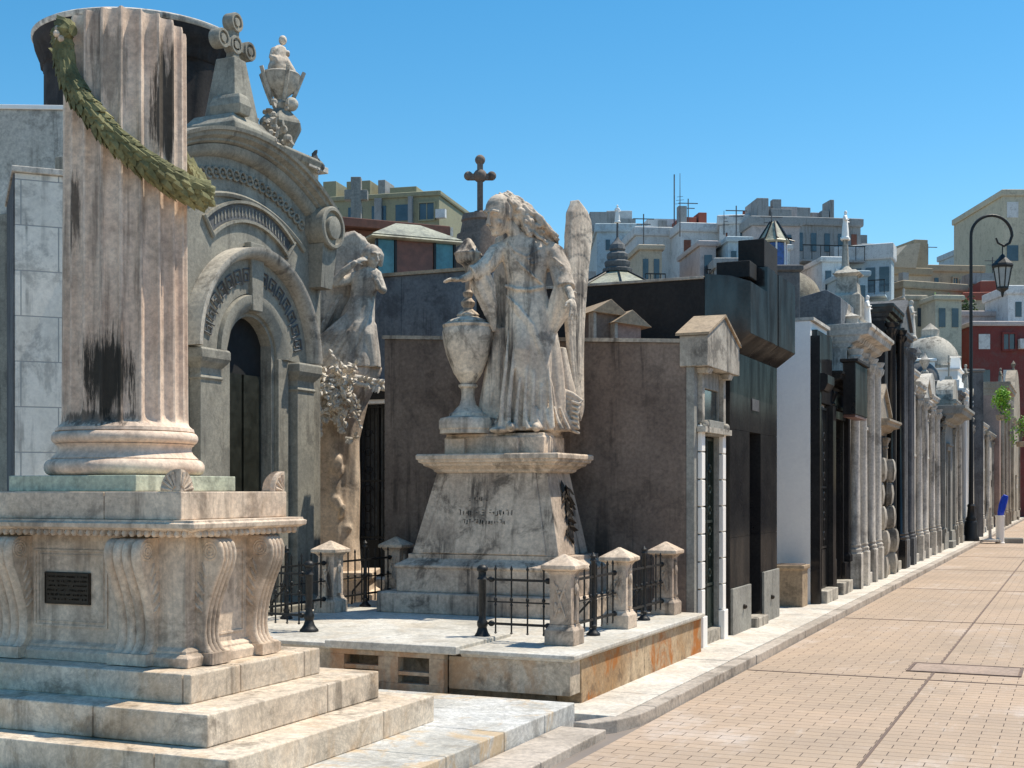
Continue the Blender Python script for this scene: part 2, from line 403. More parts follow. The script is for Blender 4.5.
for sx in (-1, 1):
    for sy in (-1, 1):
        af = MB()
        for ax in (0, 1):
            cx, cy = sx*.86, sy*.54
            pts = [(0, 0)]+[(.12*math.sin(t*PI/16), .13*math.cos(t*PI/16)) for t in range(0, 8)]+[(.12, 0)]
            if ax: af.prism([(cx-sx*(p+.03), cy-sy*.003, 1.745+q*.98) for p, q in pts], (0, -sy*.035, 0))
            else: af.prism([(cx, cy-sy*p, 1.742+q) for p, q in pts], (-sx*.035, 0, 0))
            for k in range(4):
                t = .25+k*.38
                p0 = (.03*math.sin(t), .03*math.cos(t)); p1 = (.11*math.sin(t), .115*math.cos(t))
                if ax: af.tube([(cx-sx*(p0[0]+.03), cy, 1.742+p0[1]), (cx-sx*(p1[0]+.03), cy, 1.742+p1[1])], [.006, .012], 6)
                else: af.tube([(cx, cy-sy*p0[0], 1.742+p0[1]), (cx, cy-sy*p1[0], 1.742+p1[1])], [.006, .012], 6)
        link('corner_palmette', af, M_marble, m1)
def torus_pr(r, z0, z1, n=8): return [(r+(z1-z0)/2*math.sin(PI*i/n)*.9, z0+(z1-z0)*(1-math.cos(PI*i/n))/2) for i in range(n+1)]
bp_ = torus_pr(.455, 1.842, 1.945)+[(.46, 1.95), (.445, 1.965), (.425, 1.985), (.415, 2.01), (.42, 2.03), (.435, 2.04)]+torus_pr(.425, 2.045, 2.12)+[(.435, 2.125), (.43, 2.145)]
link('column_base', MB().lathe(bp_, seg=96), M_col, m1, smooth=50)
NF = 20
def flute(r, t, z):
    u = (t*NF/(2*PI)) % 1.0; d = abs(u-.5)*2
    if z < 2.15: return r
    e = min(1, max(0, (z-2.17)/.06)); g = .0 if d > .84 else math.sqrt(max(0, 1-(d/.84)**2))*.044
    if z < 2.26: g *= math.sqrt(max(0, 1-(1-e)**2)) if (1-e) < 1 else 0; 
    return r-g
pr = [(.425, 2.146), (.408, 2.16), (.40, 2.17), (.398, 2.18), (.398, 2.19), (.397, 2.205), (.396, 2.23), (.395, 2.27)]+[(.395-.012*i/30, 2.27+2.40*i/30) for i in range(1, 31)]
sh = MB(); n = NF*12; vs = []; fs = []
for i, (r, z) in enumerate(pr+[(.378, 4.69)]):
    for k in range(n):
        t = 2*PI*k/n; rr = flute(r, t, z); x = rr*math.sin(t); y = -rr*math.cos(t)
        zz = z
        if z > 4.4: zz = z+(z-4.4)/.36*(.03+.045*math.sin(t*1.0+.6)+.02*noise.noise(Vector((x*6, y*6, 1))))
        vs.append((x, y, zz))
L = len(pr)
for i in range(L):
    for k in range(n): a = i*n+k; b = i*n+(k+1) % n; fs.append((a, b, b+n, a+n))
top = len(vs); 
for q in (.75, .4):
    for k in range(n):
        x, y, z = vs[L*n+k]; vs.append((x*q, y*q, z+.05*noise.noise(Vector((x*q*5, y*q*5, 3)))))
for i in range(2):
    o = (L+i)*n
    for k in range(n): fs.append((o+k, o+(k+1) % n, o+n+(k+1) % n, o+n+k))
vs.append((0, 0, 4.72)); c0 = len(vs)-1
for k in range(n): fs.append(((L+2)*n+k, (L+2)*n+(k+1) % n, c0))
sh.add(vs, fs); link('column_shaft', sh, M_col, m1, smooth=38)
# garland of laurel leaves slung round the shaft
gp = []
ctl = [(-46, 4.60), (-53, 4.60), (-57, 4.52), (-54, 4.38), (-42, 4.22), (-25, 4.06), (-8, 3.92), (12, 3.80), (35, 3.71), (58, 3.66), (80, 3.68), (98, 3.77), (118, 3.9), (140, 4.05), (165, 4.2), (190, 4.33), (215, 4.48), (242, 4.60)]
def cr(ps, n=10):
    out = []
    P_ = [ps[0]]+list(ps)+[ps[-1]]
    for i in range(1, len(P_)-2):
        for k in range(n):
            t = k/n; r = []
            for a, b, c, d in zip(P_[i-1], P_[i], P_[i+1], P_[i+2]): r.append(.5*((2*b)+(-a+c)*t+(2*a-5*b+4*c-d)*t*t+(-a+3*b-3*c+d)*t**3))
            out.append(tuple(r))
    out.append(tuple(ps[-1])); return out
cc = cr(ctl, 8)
for i, (a, z) in enumerate(cc):
    t = math.radians(a)+YAW+.27; bulge = .425+.06*math.exp(-((a-72)/30)**2); gp.append(Vector((bulge*math.sin(t), -bulge*math.cos(t), z)))
gr = [.034+.024*math.exp(-((a-60)/45)**2) for a, z in cc]
g = MB().tube(gp, gr, 14)
for i in range(1, len(gp)-1):
    d = (gp[i+1]-gp[i-1]).normalized(); r0 = Vector((gp[i].x, gp[i].y, 0)).normalized(); u = d.cross(r0)
    for k in range(6 if i % 2 else 3):
        a = -1.9+k*.76+(.38 if i % 4 == 1 else 0); nn = r0*math.cos(a)+u*math.sin(a)
        nn = (nn+Vector([random.uniform(-.12, .12) for _ in range(3)])).normalized()
        g.leaf(gp[i]+nn*gr[i]*.92, d*1+nn*.32+u*math.sin(a)*.2, nn, .115*random.uniform(.8, 1.2), .07, .3)
link('garland', g, M_patina, m1, smooth=30)
fl = MB()
for q in (gp[11], gp[88]):
    r0 = Vector((q.x, q.y, 0)).normalized()
    for k in range(5): fl.ell(q+r0*.05+Vector((random.uniform(-.03, .03), random.uniform(-.03, .03), random.uniform(-.04, .04))), .022, u=8, v=6)
link('fruit', fl, M_marble, m1, smooth=True)
pq = link('plaque', MB().box(-.27, .09, -.435, -.421, 1.04, 1.24), M_bronze, m1, bev=.003)
pg = MB()
for i in range(6): glyphs(pg, -.245, .065, 1.205-i*.028, .014, -.436)
fr_front(pg, -.265, .085, 1.045, 1.235, -.436, .005, .004)
link('worn_lettering', pg, M_bronze, pq)

# ---------------------------------------------------------------- burial platform
pf = thing('burial_platform', 'raised marble platform with rust stained side carrying the angel pedestal', 'platform', frame(-5.5, 11))
def pfbox(x0, x1, y0, y1, z0, z1): return MB().box(x0+5.5, x1+5.5, y0-11, y1-11, z0, z1)
link('front_panel', MB().box(.895, 1.93, -1.72, -1.5, .171, .43), M_plat, pf, bev=.005)
link('front_panel', MB().box(-1.9, -.165, -1.72, -1.5, .171, .43), M_plat, pf, bev=.005)
link('side_panel', MB().grid(1.73, 1.94, -1.497, 2.0, .06, .43, yc=(.1,)), M_rusty, pf, bev=.005)
link('core', MB().box(-1.9, 1.72, -1.49, 2.0, .05, .42), M_plat, pf)
edge = [(-.02, .425), (.0, .43), (.012, .44), (.02, .45), (.035, .452), (.04, .46), (.04, .484), (.03, .488)]
tp = MB().prof(1.01, 1.94, -1.72, 2.0, edge, (0, 1, 1, 0)); tp.prof(-1.9, -.182, -1.72, 2.0, edge, (1, 0, 1, 0)); tp.prof(-.18, 1.007, -.75, 2.0, edge, (0, 0, 0, 0))
link('top_slab', tp, M_top, pf, bev=.003)
# crypt vent box between the two halves of the front edge
vb = MB()
X0, X1, Y0 = -.16, .89, -1.80
for a in ((X0, X1, .12, .20), (X0, X1, .41, .45)): vb.box(a[0], a[1], Y0, Y0+.1, a[2], a[3])
for a in ((X0, X0+.14), (.30, .48), (X1-.13, X1)): vb.box(a[0], a[1], Y0, Y0+.1, .2, .41)
for z in (.295,): vb.box(X0+.14, .30, Y0+.004, Y0+.09, z, z+.035)
vb.box(.48, X1-.13, Y0+.004, Y0+.09, .265, .295); vb.box(X0, X0+.1, Y0+.1, -1.0, .12, .45); vb.box(X1-.1, X1, Y0+.1, -1.73, .12, .45)
link('vent_wall', vb, stone('vent_stone', (.52, .42, .31), (.40, .30, .21), .55, gcol=(.10, .06, .04), rust=.4, streak=.5), pf, bev=.004)
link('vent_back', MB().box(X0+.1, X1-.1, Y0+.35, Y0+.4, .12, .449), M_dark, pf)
hs = MB().prof(X0-.02, 1.005, Y0-.02, -.755, [(0, .452), (.008, .46), (.008, .515), (0, .52)])
for (x, y, w, h) in ((-.9, -1.5, .05, .012), (-.6, -1.45, .07, .012), (-.3, -1.5, .04, .014), (-.75, -1.2, .09, .02), (-.1, -1.3, .03, .02)): hs.box(x+1.1, x+1.1+w, y, y+h, .515, .5225)
link('hatch_slab', hs, M_top, pf, bev=.006)

# stone posts
PG = 'stone posts round the angel monument'
def stone_post(M, label):
    t = thing('stone_post', label, 'post', M, PG)
    link('base', MB().prof(-.115, .115, -.115, .115, [(.012, 0), (.012, .12), (0, .135), (-.012, .15), (-.015, .165)]), M_dirty, t, bev=.005)
    s = link('shaft', MB().prof(-.094, .094, -.094, .094, [(0, .166), (0, .575), (.012, .59), (.02, .60)]), M_dirty, t, bev=.004)
    rl = MB()
    for k in range(4):
        rl.M = RZ(k*PI/2)
        if k % 2 == 0:
            for sg in (-1, 1):
                rl.tube([(sg*-.05, -.097, .22), (sg*.0, -.103, .36), (sg*.055, -.098, .52)], [.007, .01, .006], 6)
                rl.tube([(sg*.06, -.096, .24), (sg*.07, -.098, .34), (sg*.035, -.1, .44), (sg*.0, -.098, .36)], .006, 6)
            for q in range(9): rl.ell((random.uniform(-.05, .05), -.098, random.uniform(.25, .5)), (.014, .01, .022), Matrix.Rotation(random.uniform(-1, 1), 3, 'Y'), 7, 5)
        else:                                             # inverted torch in relief
            rl.tube([(0, -.1, .5), (0, -.1, .3), (0, -.098, .2)], [.012, .02, .03], 8); rl.ell((0, -.104, .45), (.032, .02, .06), None, 8, 6); rl.ell((0, -.1, .52), (.02, .02, .03), None, 8, 6)
    link('relief', rl, M_dirty, s, smooth=40)
    link('cap', MB().prof(-.11, .11, -.11, .11, [(.0, .601), (.028, .612), (.04, .618), (.04, .648), (.03, .655), (-.1, .735)]), M_top if 0 else M_marble, t, bev=.004)
    return t
PY = 9.93; PZ = .489
p0 = stone_post(frame(-3.87, PY, PZ), 'stone post at the street corner of the platform, nearest of the row')
for x, y, l in ((-3.87, 11.32, 'middle stone post of the three along the street edge of the platform'),
                (-3.87, 12.78, 'last stone post along the street edge, close against the brown wall'),
                (-7.12, 11.6, 'stone post beside the scroll pedestal, left of the angel pedestal'),
                (-7.06, 12.9, 'stone post behind the left corner of the angel pedestal by the iron door'),
                (-7.12, 9.95, 'stone post hidden behind the broken column pedestal')): dup(p0, frame(x, y, PZ), l)
# iron bollards and railings
def iron_post_mb(s, h=.62):
    s.lathe([(.062, 0), (.062, .015), (.045, .03), (.03, .05), (.026, .07), (.034, .085), (.022, .1), (.02, h*.45), (.028, h*.47), (.02, h*.5), (.019, h-.06), (.03, h-.05), (.02, h-.03), (.028, h-.012), (.014, h+.006), (.004, h+.02)], seg=14)
def bollard(M, label):
    t = thing('iron_bollard', label, 'bollard', M, 'iron bollards at the opening of the railing')
    s = MB(); s.lathe([(.085, 0), (.085, .015), (.07, .03), (.05, .06), (.038, .1)], seg=16); link('base', s, M_iron, t, smooth=50)
    s = MB(); s.lathe([(.036, .1), (.046, .12), (.046, .15), (.032, .17), (.03, .22), (.034, .5), (.046, .51), (.034, .53), (.034, .57)], seg=14); link('shaft', s, M_iron, t, smooth=50)
    s = MB(); s.lathe([(.034, .57), (.048, .585), (.048, .605), (.03, .625), (.005, .632)], seg=14); link('finial', s, M_iron, t, smooth=50)
    return t
b0 = bollard(frame(-4.62, PY+.02, PZ), 'black iron bollard in front of the angel pedestal')
dup(b0, frame(-6.3, PY-.03, PZ), 'black iron bollard close to the scroll bracket pedestal')
def railing(x0, y0, x1, y1, label, mid=True, n=8):
    L = math.hypot(x1-x0, y1-y0); a = math.atan2(y1-y0, x1-x0)
    t = thing('iron_railing', label, 'railing', frame(x0, y0, PZ, a), 'iron railings between the posts')
    for z in (.13, .5):
        s = MB(); s.box(0, L, -.011, .011, z, z+.02); link('rail', s, M_iron, t)
    s = MB(); 
    for x in (.035, L-.035):
        for z in (.14, .51): s.ell((x, 0, z), (.03, .026, .026), None, 8, 6)
    link('knuckle', s, M_iron, t, smooth=True)
    for i in range(n):
        x = L*(i+.5)/n
        if mid and abs(x-L/2) < .04: continue
        s = MB(); s.tube([(x, 0, .06), (x, 0, .585)], .008, 6); s.ell((x, 0, .345), (.016, .016, .02), None, 7, 5); s.lathe([(.004, .055), (.014, .065), (.004, .075)], (x, 0), 7); s.lathe([(.006, .58), (.013, .6), (.002, .63)], (x, 0), 7)
        s.ell((x, 0, .30), (.013, .013, .013), None, 6, 4)
        link('baluster', s, M_iron, t, smooth=50)
    s = MB(); s.box(0, L, -.006, .006, .318, .33); link('middle_bar', s, M_iron, t)
    if mid:
        s = MB(Matrix.Translation((L/2, 0, 0))); iron_post_mb(s, .7); s.tube([(0, 0, .33), (0, .16, .16), (0, .17, .02)], .01, 6)
        link('standard', s, M_iron, t, smooth=50)
railing(-3.87, PY+.1, -3.87, 11.21, 'black iron railing between the nearest and the middle stone post')
railing(-3.87, 11.43, -3.87, 12.67, 'black iron railing between the middle post and the post by the brown wall')
railing(-4.57, PY+.02, -3.98, PY, 'short iron railing between bollard and corner stone post', False, 4)
railing(-7.1, 11.7, -7.07, 12.8, 'black iron railing left of the angel pedestal')
railing(-7.0, 9.95, -6.35, PY-.02, 'short iron railing running left from the bollard beside the scroll pedestal', False, 5)
railing(-7.12, 10.06, -7.12, 11.5, 'iron railing behind the broken column pedestal')

# ---------------------------------------------------------------- angel pedestal
CX, CY = -5.5, 12.38
ap = thing('angel_pedestal', 'tapering marble pedestal with dark stains carrying the angel and urn', 'pedestal', frame(CX, CY))
link('step', MB().prof(-1.18, 1.16, -.6, .62, [(0, .489), (0, .69), (-.02, .70)]), M_dirty, ap, bev=.01)
link('step', MB().prof(-1.0, .98, -.5, .52, [(0, .701), (0, .94), (.02, .955), (.02, .975), (-.07, 1.03), (-.09, 1.045), (-.09, 1.09)]), M_dirty, ap, bev=.006)
def frus(s, b, z0, t, z1):
    s.add([(b[0], b[2], z0), (b[1], b[2], z0), (b[1], b[3], z0), (b[0], b[3], z0), (t[0], t[2], z1), (t[1], t[2], z1), (t[1], t[3], z1), (t[0], t[3], z1)],
          [(3,2,1,0),(4,5,6,7),(0,1,5,4),(1,2,6,5),(2,3,7,6),(3,0,4,7)])
db = (-.87, .77, -.40, .44); dt = (-.64, .60, -.28, .34)
s = MB(); frus(s, db, 1.091, dt, 1.93)
die = link('tapered_die', s, M_dirty, ap, bev=.006)
s = MB()
for (x0, x1, u0, u1) in ((-.74, .64, -.52, .48),): frus(s, (x0, x1, -.418, -.38), 1.10, (u0, u1, -.298, -.26), 1.925)
link('raised_panel', s, M_dirty, die, bev=.006)
s = MB(); rr = random.Random(3)
tilt = Matrix.Translation((-.05, -.3625, 1.5)) @ Matrix.Rotation(-.1432, 4, 'X')
s.M = tilt; glyphs(s, -.19, .03, .14, .045, 0, 1, rr); glyphs(s, -.30, .30, -.01, .06, 0, 1.1, rr); glyphs(s, -.24, .22, -.10, .05, 0, 1.1, rr)
link('worn_inscription', s, M_bronze, die)
s = MB()
for k in range(46):
    u = rr.random(); z = 1.86-u*.55; y = .04+math.sin(u*5)*.05+rr.uniform(-.07, .07)*(1-u*.6)
    x = .60+(.77-.60)*(1.93-z)/.84+.02
    s.leaf((x, y, z), (.15, rr.uniform(-.7, .7), -1+rr.uniform(0, .9)), (1, rr.uniform(-.5, .5), .2), .15, .06, .25)
link('bronze_palm', s, M_bronze, ap, smooth=30)
link('cornice', MB().prof(-.62, .62, -.3, .38, [(.0, 1.925), (.03, 1.94), (.035, 1.96), (.075, 1.985), (.11, 2.0), (.115, 2.02), (.15, 2.035), (.155, 2.06), (.17, 2.065), (.172, 2.105), (.16, 2.12)]), M_marble, ap, bev=.004)
s = MB(); s.prof(-.56, .56, -.27, .3, [(0, 2.121), (0, 2.29), (-.015, 2.30), (-.015, 2.33)], (1, 1, 1, 1)); s.prof(-.52, -.30, -.33, .2, [(0, 2.121), (0, 2.28)]); s.prof(.05, .3, -.33, .2, [(0, 2.121), (0, 2.285), (-.02, 2.3)])
link('upper_plinth', s, M_marble, ap, bev=.012)
# ---------------------------------------------------------------- sculpture helpers
def wing(s, M, Ht, Wd, flip=1, n=8):
    """folded upright wing: v downwards from its rounded shoulder, u from leading to trailing edge"""
    old = s.M; s.M = M
    s.tube([(0, 0, -.62*Ht), (-.02*Wd, 0, -.3*Ht), (.06*Wd, 0, -.1*Ht), (.35*Wd, 0, -.015*Ht), (.62*Wd, 0, -.06*Ht), (.8*Wd, 0, -.2*Ht)], [.03, .05, .055, .05, .045, .03], 10)
    for i in range(9): s.ell((.42*Wd, 0, -(.1+i*.085)*Ht), (.44*Wd*(1-.055*i), .022, .11*Ht), None, 14, 8)
    def feather(u, v, L, w, a, t): 
        R = Matrix.Rotation(a, 3, 'Y'); c = Vector((u, 0, v))+R @ Vector((0, 0, -L/2))
        for sg in (-1, 1): s.ell((c.x, sg*t*.8, c.z), (w*.62, .017, L/2), R, 10, 8)
    for k in range(n):
        q = k/(n-1); feather((.12+.78*q)*Wd, -(.34+.04*q)*Ht, Ht*(.66-.20*q), Wd*.2, .10-.16*q, .006+.008*q)
    for k in range(n): q = k/(n-1); feather((.1+.8*q)*Wd, -(.22+.04*q)*Ht, Ht*(.30-.06*q), Wd*.17, .02+.08*q, .024)
    for r in range(4):
        for k in range(n-1): q = (k+.5*(r % 2))/(n-1.2); feather((.08+.8*q)*Wd, -(.05+r*.055-.03*math.sin(q*PI))*Ht, Ht*.11, Wd*.14, .03, .036-.004*r)
    s.M = old
def hand(s, p, d, pn, L=.19, side=1, spread=.16, curl=.35):
    """palm at p, fingers along d, palm normal pn (fingers curl towards it)"""
    d = Vector(d).normalized(); n = Vector(pn); n = (n-d*n.dot(d)).normalized(); x = d.cross(n)*side; p = Vector(p)
    R = Matrix((x, d, n)).transposed()
    s.ell(p+d*L*.25, (L*.24, L*.30, L*.11), R, 12, 8)
    for i, (o, ln, a) in enumerate(((-.18, .42, -1), (-.06, .50, -.3), (.06, .47, .3), (.17, .37, 1))):
        b = p+x*o*L+d*L*.42; v1 = (d+x*a*spread-n*-.1).normalized()
        q1 = b+v1*L*ln*.45; v2 = (v1+n*curl).normalized(); q2 = q1+v2*L*ln*.35; v3 = (v2+n*curl).normalized()
        s.tube([b-v1*L*.15, b, q1, q2, q2+v3*L*ln*.22], [L*.06, L*.06, L*.055, L*.047, L*.035], 8)
    b = p+x*-.16*L+d*L*.08; v = (d*.55-x*.8+n*.35).normalized()
    s.tube([b, b+v*L*.22, b+(v+d*.4).normalized()*L*.42], [L*.075, L*.065, L*.045], 8)
def head(s, c, R, k=1.0):
    """face looks along -y of R"""
    c = Vector(c); P = lambda x, y, z: c+R @ Vector((x*k, y*k, z*k))
    def e(x, y, z, rx, ry, rz, q=None): s.ell(P(x, y, z), (rx*k, ry*k, rz*k), R @ q if q else R, 16, 12)
    e(0, .01, .03, .105, .125, .125); e(0, -.03, -.05, .078, .09, .11); e(0, -.085, -.125, .035, .032, .028)
    s.tube([P(0, -.118, .035), P(0, -.142, -.02), P(0, -.152, -.045)], [.012*k, .016*k, .019*k], 8)
    for q in (-1, 1):
        s.tube([P(q*.015, -.118, .045), P(q*.04, -.118, .055), P(q*.075, -.092, .04)], [.013*k, .014*k, .010*k], 7)
        e(q*.04, -.098, .018, .019, .016, .011); e(q*.045, -.085, -.045, .03, .025, .03); e(q*.014, -.148, -.048, .011, .010, .008)
        e(q*.1, .0, -.01, .012, .022, .034)
    s.tube([P(-.03, -.108, -.083), P(0, -.124, -.079), P(.03, -.108, -.083)], [.005*k, .010*k, .005*k], 8)
    s.tube([P(-.025, -.106, -.097), P(0, -.121, -.098), P(.025, -.106, -.097)], [.005*k, .010*k, .005*k], 8)
def ridge(v, p=1.6): return 1-abs(math.sin(v))**p
def robe_fold(A, seed=0, n=7, tw=.5):
    def f(a, z):
        w = .18*math.sin(2.1*z+seed)+.12*noise.noise(Vector((math.sin(a)*1.2, math.cos(a)*1.2, z*.9+seed)))
        v = 0
        for m_, ph, am in ((n*.55, .3, .5), (n, 1.9+seed, .35), (n*1.6, .8, .15)): v += am*(abs(math.sin((a+w)*round(m_)/2+ph+tw*z*.5))**.7)
        return 1+A(z)*(v-.62)*2.2
    return f
# ---------------------------------------------------------------- the large angel
AZ = 2.335
an = thing('angel_statue', 'large weathered marble angel in long robe, one hand over an urn, tall wing raised', 'statue', frame(-5.27, 12.38, AZ, YAW))
s = MB()
rg = [(.08, .02, .02, .37, .27), (.08, .02, .10, .35, .26), (.09, .02, .25, .32, .25), (.10, .02, .45, .30, .235), (.10, .01, .7, .285, .225), (.08, .0, .95, .27, .215), (.06, .0, 1.15, .255, .20), (.04, .0, 1.3, .235, .18), (.03, .0, 1.43, .205, .155),
      (.02, .0, 1.55, .195, .145), (.02, .0, 1.68, .215, .16), (.015, .0, 1.80, .245, .165), (-.0, .0, 1.90, .265, .15), (-.01, .0, 1.97, .235, .125), (-.03, .0, 2.03, .15, .10), (-.05, 0, 2.07, .08, .08)]
R2 = []
for a, b in zip(rg, rg[1:]):
    for k in range(8): R2.append(tuple(a[i]+(b[i]-a[i])*k/8 for i in range(5)))
R2.append(rg[-1])
def afold(a, z):
    A_ = .15 if z < .5 else max(.0, .15-.15*(z-.5)/.95) if z < 1.4 else .0
    w = .16*math.sin(1.7*z+1)+.10*noise.noise(Vector((math.sin(a)*1.2, math.cos(a)*1.2, z*.8)))
    v = 0; 
    for n_, ph, am in ((6, .3, .5), (9, 1.9, .35), (14, .8, .15)):
        v += am*(abs(math.sin((a+w)*n_/2+ph+.25*z))**.7)
    q = 1+A_*(v-.62)*2.1
    if z > 1.35: q += .022*abs(math.sin(a*8+z*9+2*math.sin(z*5)))*(1 if z < 1.7 else .4)   # gathers at the waist
    if z > 1.55: q += .035*math.exp(-((z-1.74)/.07)**2)*(math.exp(-((a-.45)/.3)**2)+math.exp(-((a+.45)/.3)**2))
    return q
s.loft(R2, 200, afold)
# mantle sweeping from the left shoulder over the right hip, falling in long folds
for k in range(6):
    q = k/5
    s.tube([(-.19+.02*q, -.10, 1.42-.08*q), (-.08+.03*q, -.185, 1.30-.10*q), (.08+.03*q, -.215, 1.10-.13*q), (.2+.02*q, -.2, .80-.14*q), (.28-.02*q, -.17, .45-.08*q), (.33-.05*q, -.16, .10)], [.006, .014, .018, .019, .022, .018], 8)
for x0, x1, zt, r in ((-.16, -.24, 1.1, .022), (-.10, -.17, 1.0, .026), (-.03, -.09, .78, .022), (.03, -.0, .95, .02), (.10, .08, .85, .026), (.17, .17, .70, .022), (.24, .28, .8, .024)):
    s.tube([(x0, -.17, zt), ((x0*.7+x1*.3), -.225, zt*.66), (x1*.8+x0*.2, -.245, zt*.33), (x1, -.27, .05)], [.005, r*.8, r, r*1.3], 8)
s.tube([(.0, -.06, 1.25), (-.02, -.165, .84), (-.04, -.14, .42), (-.06, -.17, .1)], [.12, .10, .075, .06], 14)   # forward leg under the cloth
for k in range(3): s.tube([(-.17+.04*k, -.10, 1.96-.015*k), (-.10+.04*k, -.150, 1.86-.03*k), (.02+.03*k, -.172, 1.80-.04*k), (.16, -.13, 1.88-.06*k)], .009, 7)
s.tube([(-.20, -.07, 1.52), (-.08, -.15, 1.47), (.06, -.165, 1.46), (.2, -.11, 1.50)], .017, 8)
s.tube([(-.16, -.12, 1.86), (-.02, -.17, 1.70), (.12, -.16, 1.58), (.2, -.1, 1.52)], [.006, .012, .013, .012], 8)
s.tube([(.2, .02, 1.95), (.31, .0, 1.86), (.37, -.04, 1.7), (.40, -.10, 1.55), (.42, -.17, 1.46)], [.09, .105, .11, .11, .105], 24, fold=lambda a, t: 1+.05*math.sin(a*4+t*7))
s.tube([(.42, -.17, 1.47), (.38, -.13, 1.32), (.31, -.1, 1.15), (.26, -.08, .95)], [.115, .12, .085, .02], 24, .5, fold=lambda a, t: 1+.16*math.sin(a*6+t*4))
for k in range(5): s.tube([(.29+.02*k, -.12, 1.80-.05*k), (.38, -.17, 1.72-.05*k), (.47, -.08, 1.68-.045*k)], .012, 6)
s.tube([(.42, -.16, 1.5), (.46, -.25, 1.42), (.48, -.31, 1.34)], [.05, .043, .035], 10)
hand(s, (.482, -.315, 1.34), (.1, -.22, -1), (-.7, .5, .0), .25, 1, .26, .08)
s.tube([(-.18, .0, 1.93), (-.29, -.03, 1.86), (-.37, -.08, 1.74), (-.47, -.12, 1.66), (-.54, -.14, 1.63)], [.08, .095, .095, .09, .085], 24, fold=lambda a, t: 1+.05*math.sin(a*4+t*7))
s.tube([(-.47, -.12, 1.67), (-.42, -.09, 1.5), (-.36, -.05, 1.3), (-.31, -.02, 1.05)], [.1, .115, .08, .02], 24, .5, fold=lambda a, t: 1+.16*math.sin(a*6+t*5))
for k in range(4): s.tube([(-.30-.04*k, -.12, 1.87-.045*k), (-.35-.035*k, -.19, 1.76-.04*k), (-.36-.03*k, -.13, 1.62-.02*k)], .011, 6)
s.tube([(-.52, -.14, 1.63), (-.6, -.15, 1.585), (-.65, -.15, 1.57)], [.05, .042, .036], 10)
hand(s, (-.64, -.15, 1.57), (-1, -.25, -.05), (.1, -.1, -1), .22, -1, .2, .22)
s.tube([(-.03, .0, 1.98), (-.10, -.02, 2.08), (-.20, -.03, 2.2)], [.09, .078, .075], 14)
HR = (Matrix.Rotation(-.72, 3, 'Z') @ Matrix.Rotation(.38, 3, 'X') @ Matrix.Rotation(.12, 3, 'Y'))
head(s, (-.255, -.08, 2.25), HR, 1.32)
for x, y in ((-.14, -.33), (.12, -.28)): s.ell((x, y, .05), (.05, .13, .05), None, 10, 6)
# hem, train and rock
for k in range(15):
    a = -2.3+k*.3; s.tube([(.09+.33*math.sin(a), .0-.25*math.cos(a), .26), (.09+.385*math.sin(a), -.285*math.cos(a), .12), (.09+.41*math.sin(a+.08), -.31*math.cos(a+.08), .03)], [.008, .022, .028], 8)
for k in range(7):
    z = .36-.05*k; s.tube([(.36, .02, z+.1), (.5, -.02, z+.04), (.6-.02*k, -.05, z-.03), (.56, -.08, z-.06), (.48, -.08, z-.03)], [.03, .03, .022, .018, .012], 8)
s.loft([(-.28, .16, .0, .2, .14), (-.30, .16, .3, .17, .13), (-.27, .14, .7, .13, .12), (-.22, .12, 1.1, .1, .1)], 40, robe_fold(lambda z: .16, 5, 7))
s.loft([(.44, .2, .05, .14, .14), (.42, .2, .4, .13, .12), (.36, .15, .9, .08, .1)], 40, robe_fold(lambda z: .16, 8, 7))
for k in range(12): s.ell((random.uniform(-.3, .42), random.uniform(-.26, .22), random.uniform(-.0, .05)), (random.uniform(.08, .16), random.uniform(.08, .14), random.uniform(.03, .08)), Matrix.Rotation(random.uniform(-1, 1), 3, 'Z'), 8, 6)
sculpt('body', s, M_statue, an, .0088, 1)
s = MB(); rr = random.Random(11)
hc = Vector((-.225, -.02, 2.31))
s.ell(hc+HR @ Vector((0, .02, .01)), (.142, .14, .15), HR, 16, 10); s.tube([(-.17, .03, 2.27), (-.05, .03, 2.2), (.1, .03, 2.12), (.28, .03, 2.0)], [.13, .11, .085, .05], 12); s.tube([(-.1, .03, 2.15), (.05, .03, 2.06), (.2, .02, 2.0)], [.08, .08, .05], 10)
for k in range(64):
    a = rr.uniform(-1.7, 1.9); st = hc+HR @ Vector((.13*math.sin(a), rr.uniform(-.04, .12), .12*max(.1, math.cos(a))+.03))
    e = Vector((rr.uniform(.0, .36), rr.uniform(-.12, .1), rr.uniform(2.02, 2.18))); e.z -= max(0, e.x)*.36
    pts = []
    for i in range(11):
        t = i/10; p = st.lerp(e, t); p.z += .055*math.sin(t*PI)+.022*math.sin(t*15+k); p.y += .028*math.cos(t*15+k*2)
        pts.append(p)
    s.tube(pts, [.017+.008*math.sin(t*PI/10) for t in range(11)], 7)
for k in range(12):
    a = -1.1+k*.2; s.tube([hc+HR @ Vector((.125*math.sin(a), -.1, .11*math.cos(a))), hc+HR @ Vector((.135*math.sin(a+.25), -.03, .13*math.cos(a+.2))), hc+HR @ Vector((.12*math.sin(a+.1), .06, .14*math.cos(a)))], .02, 6)
sculpt('hair', s, M_statue, an, .0075, 0)
s = MB(Matrix.Translation((.42, .06, 2.46)) @ Matrix.Rotation(.95, 4, 'Z')); Hw = 2.32; NU, NV = 40, 150; vs = []; fs = []
def wedge(v):                                        # leading and trailing edge of the long folded wing
    lead = .10+.16*(v)**1.6*1.0-.10*math.sin(v*PI)*.9+.10*max(0, .06-v)/.06*.8
    w_ = .50*(1-math.exp(-v*26))*(1-.78*v**1.5)*(1-max(0, (v-.93)/.07)**2*.9)
    return lead, lead+max(.02, w_)
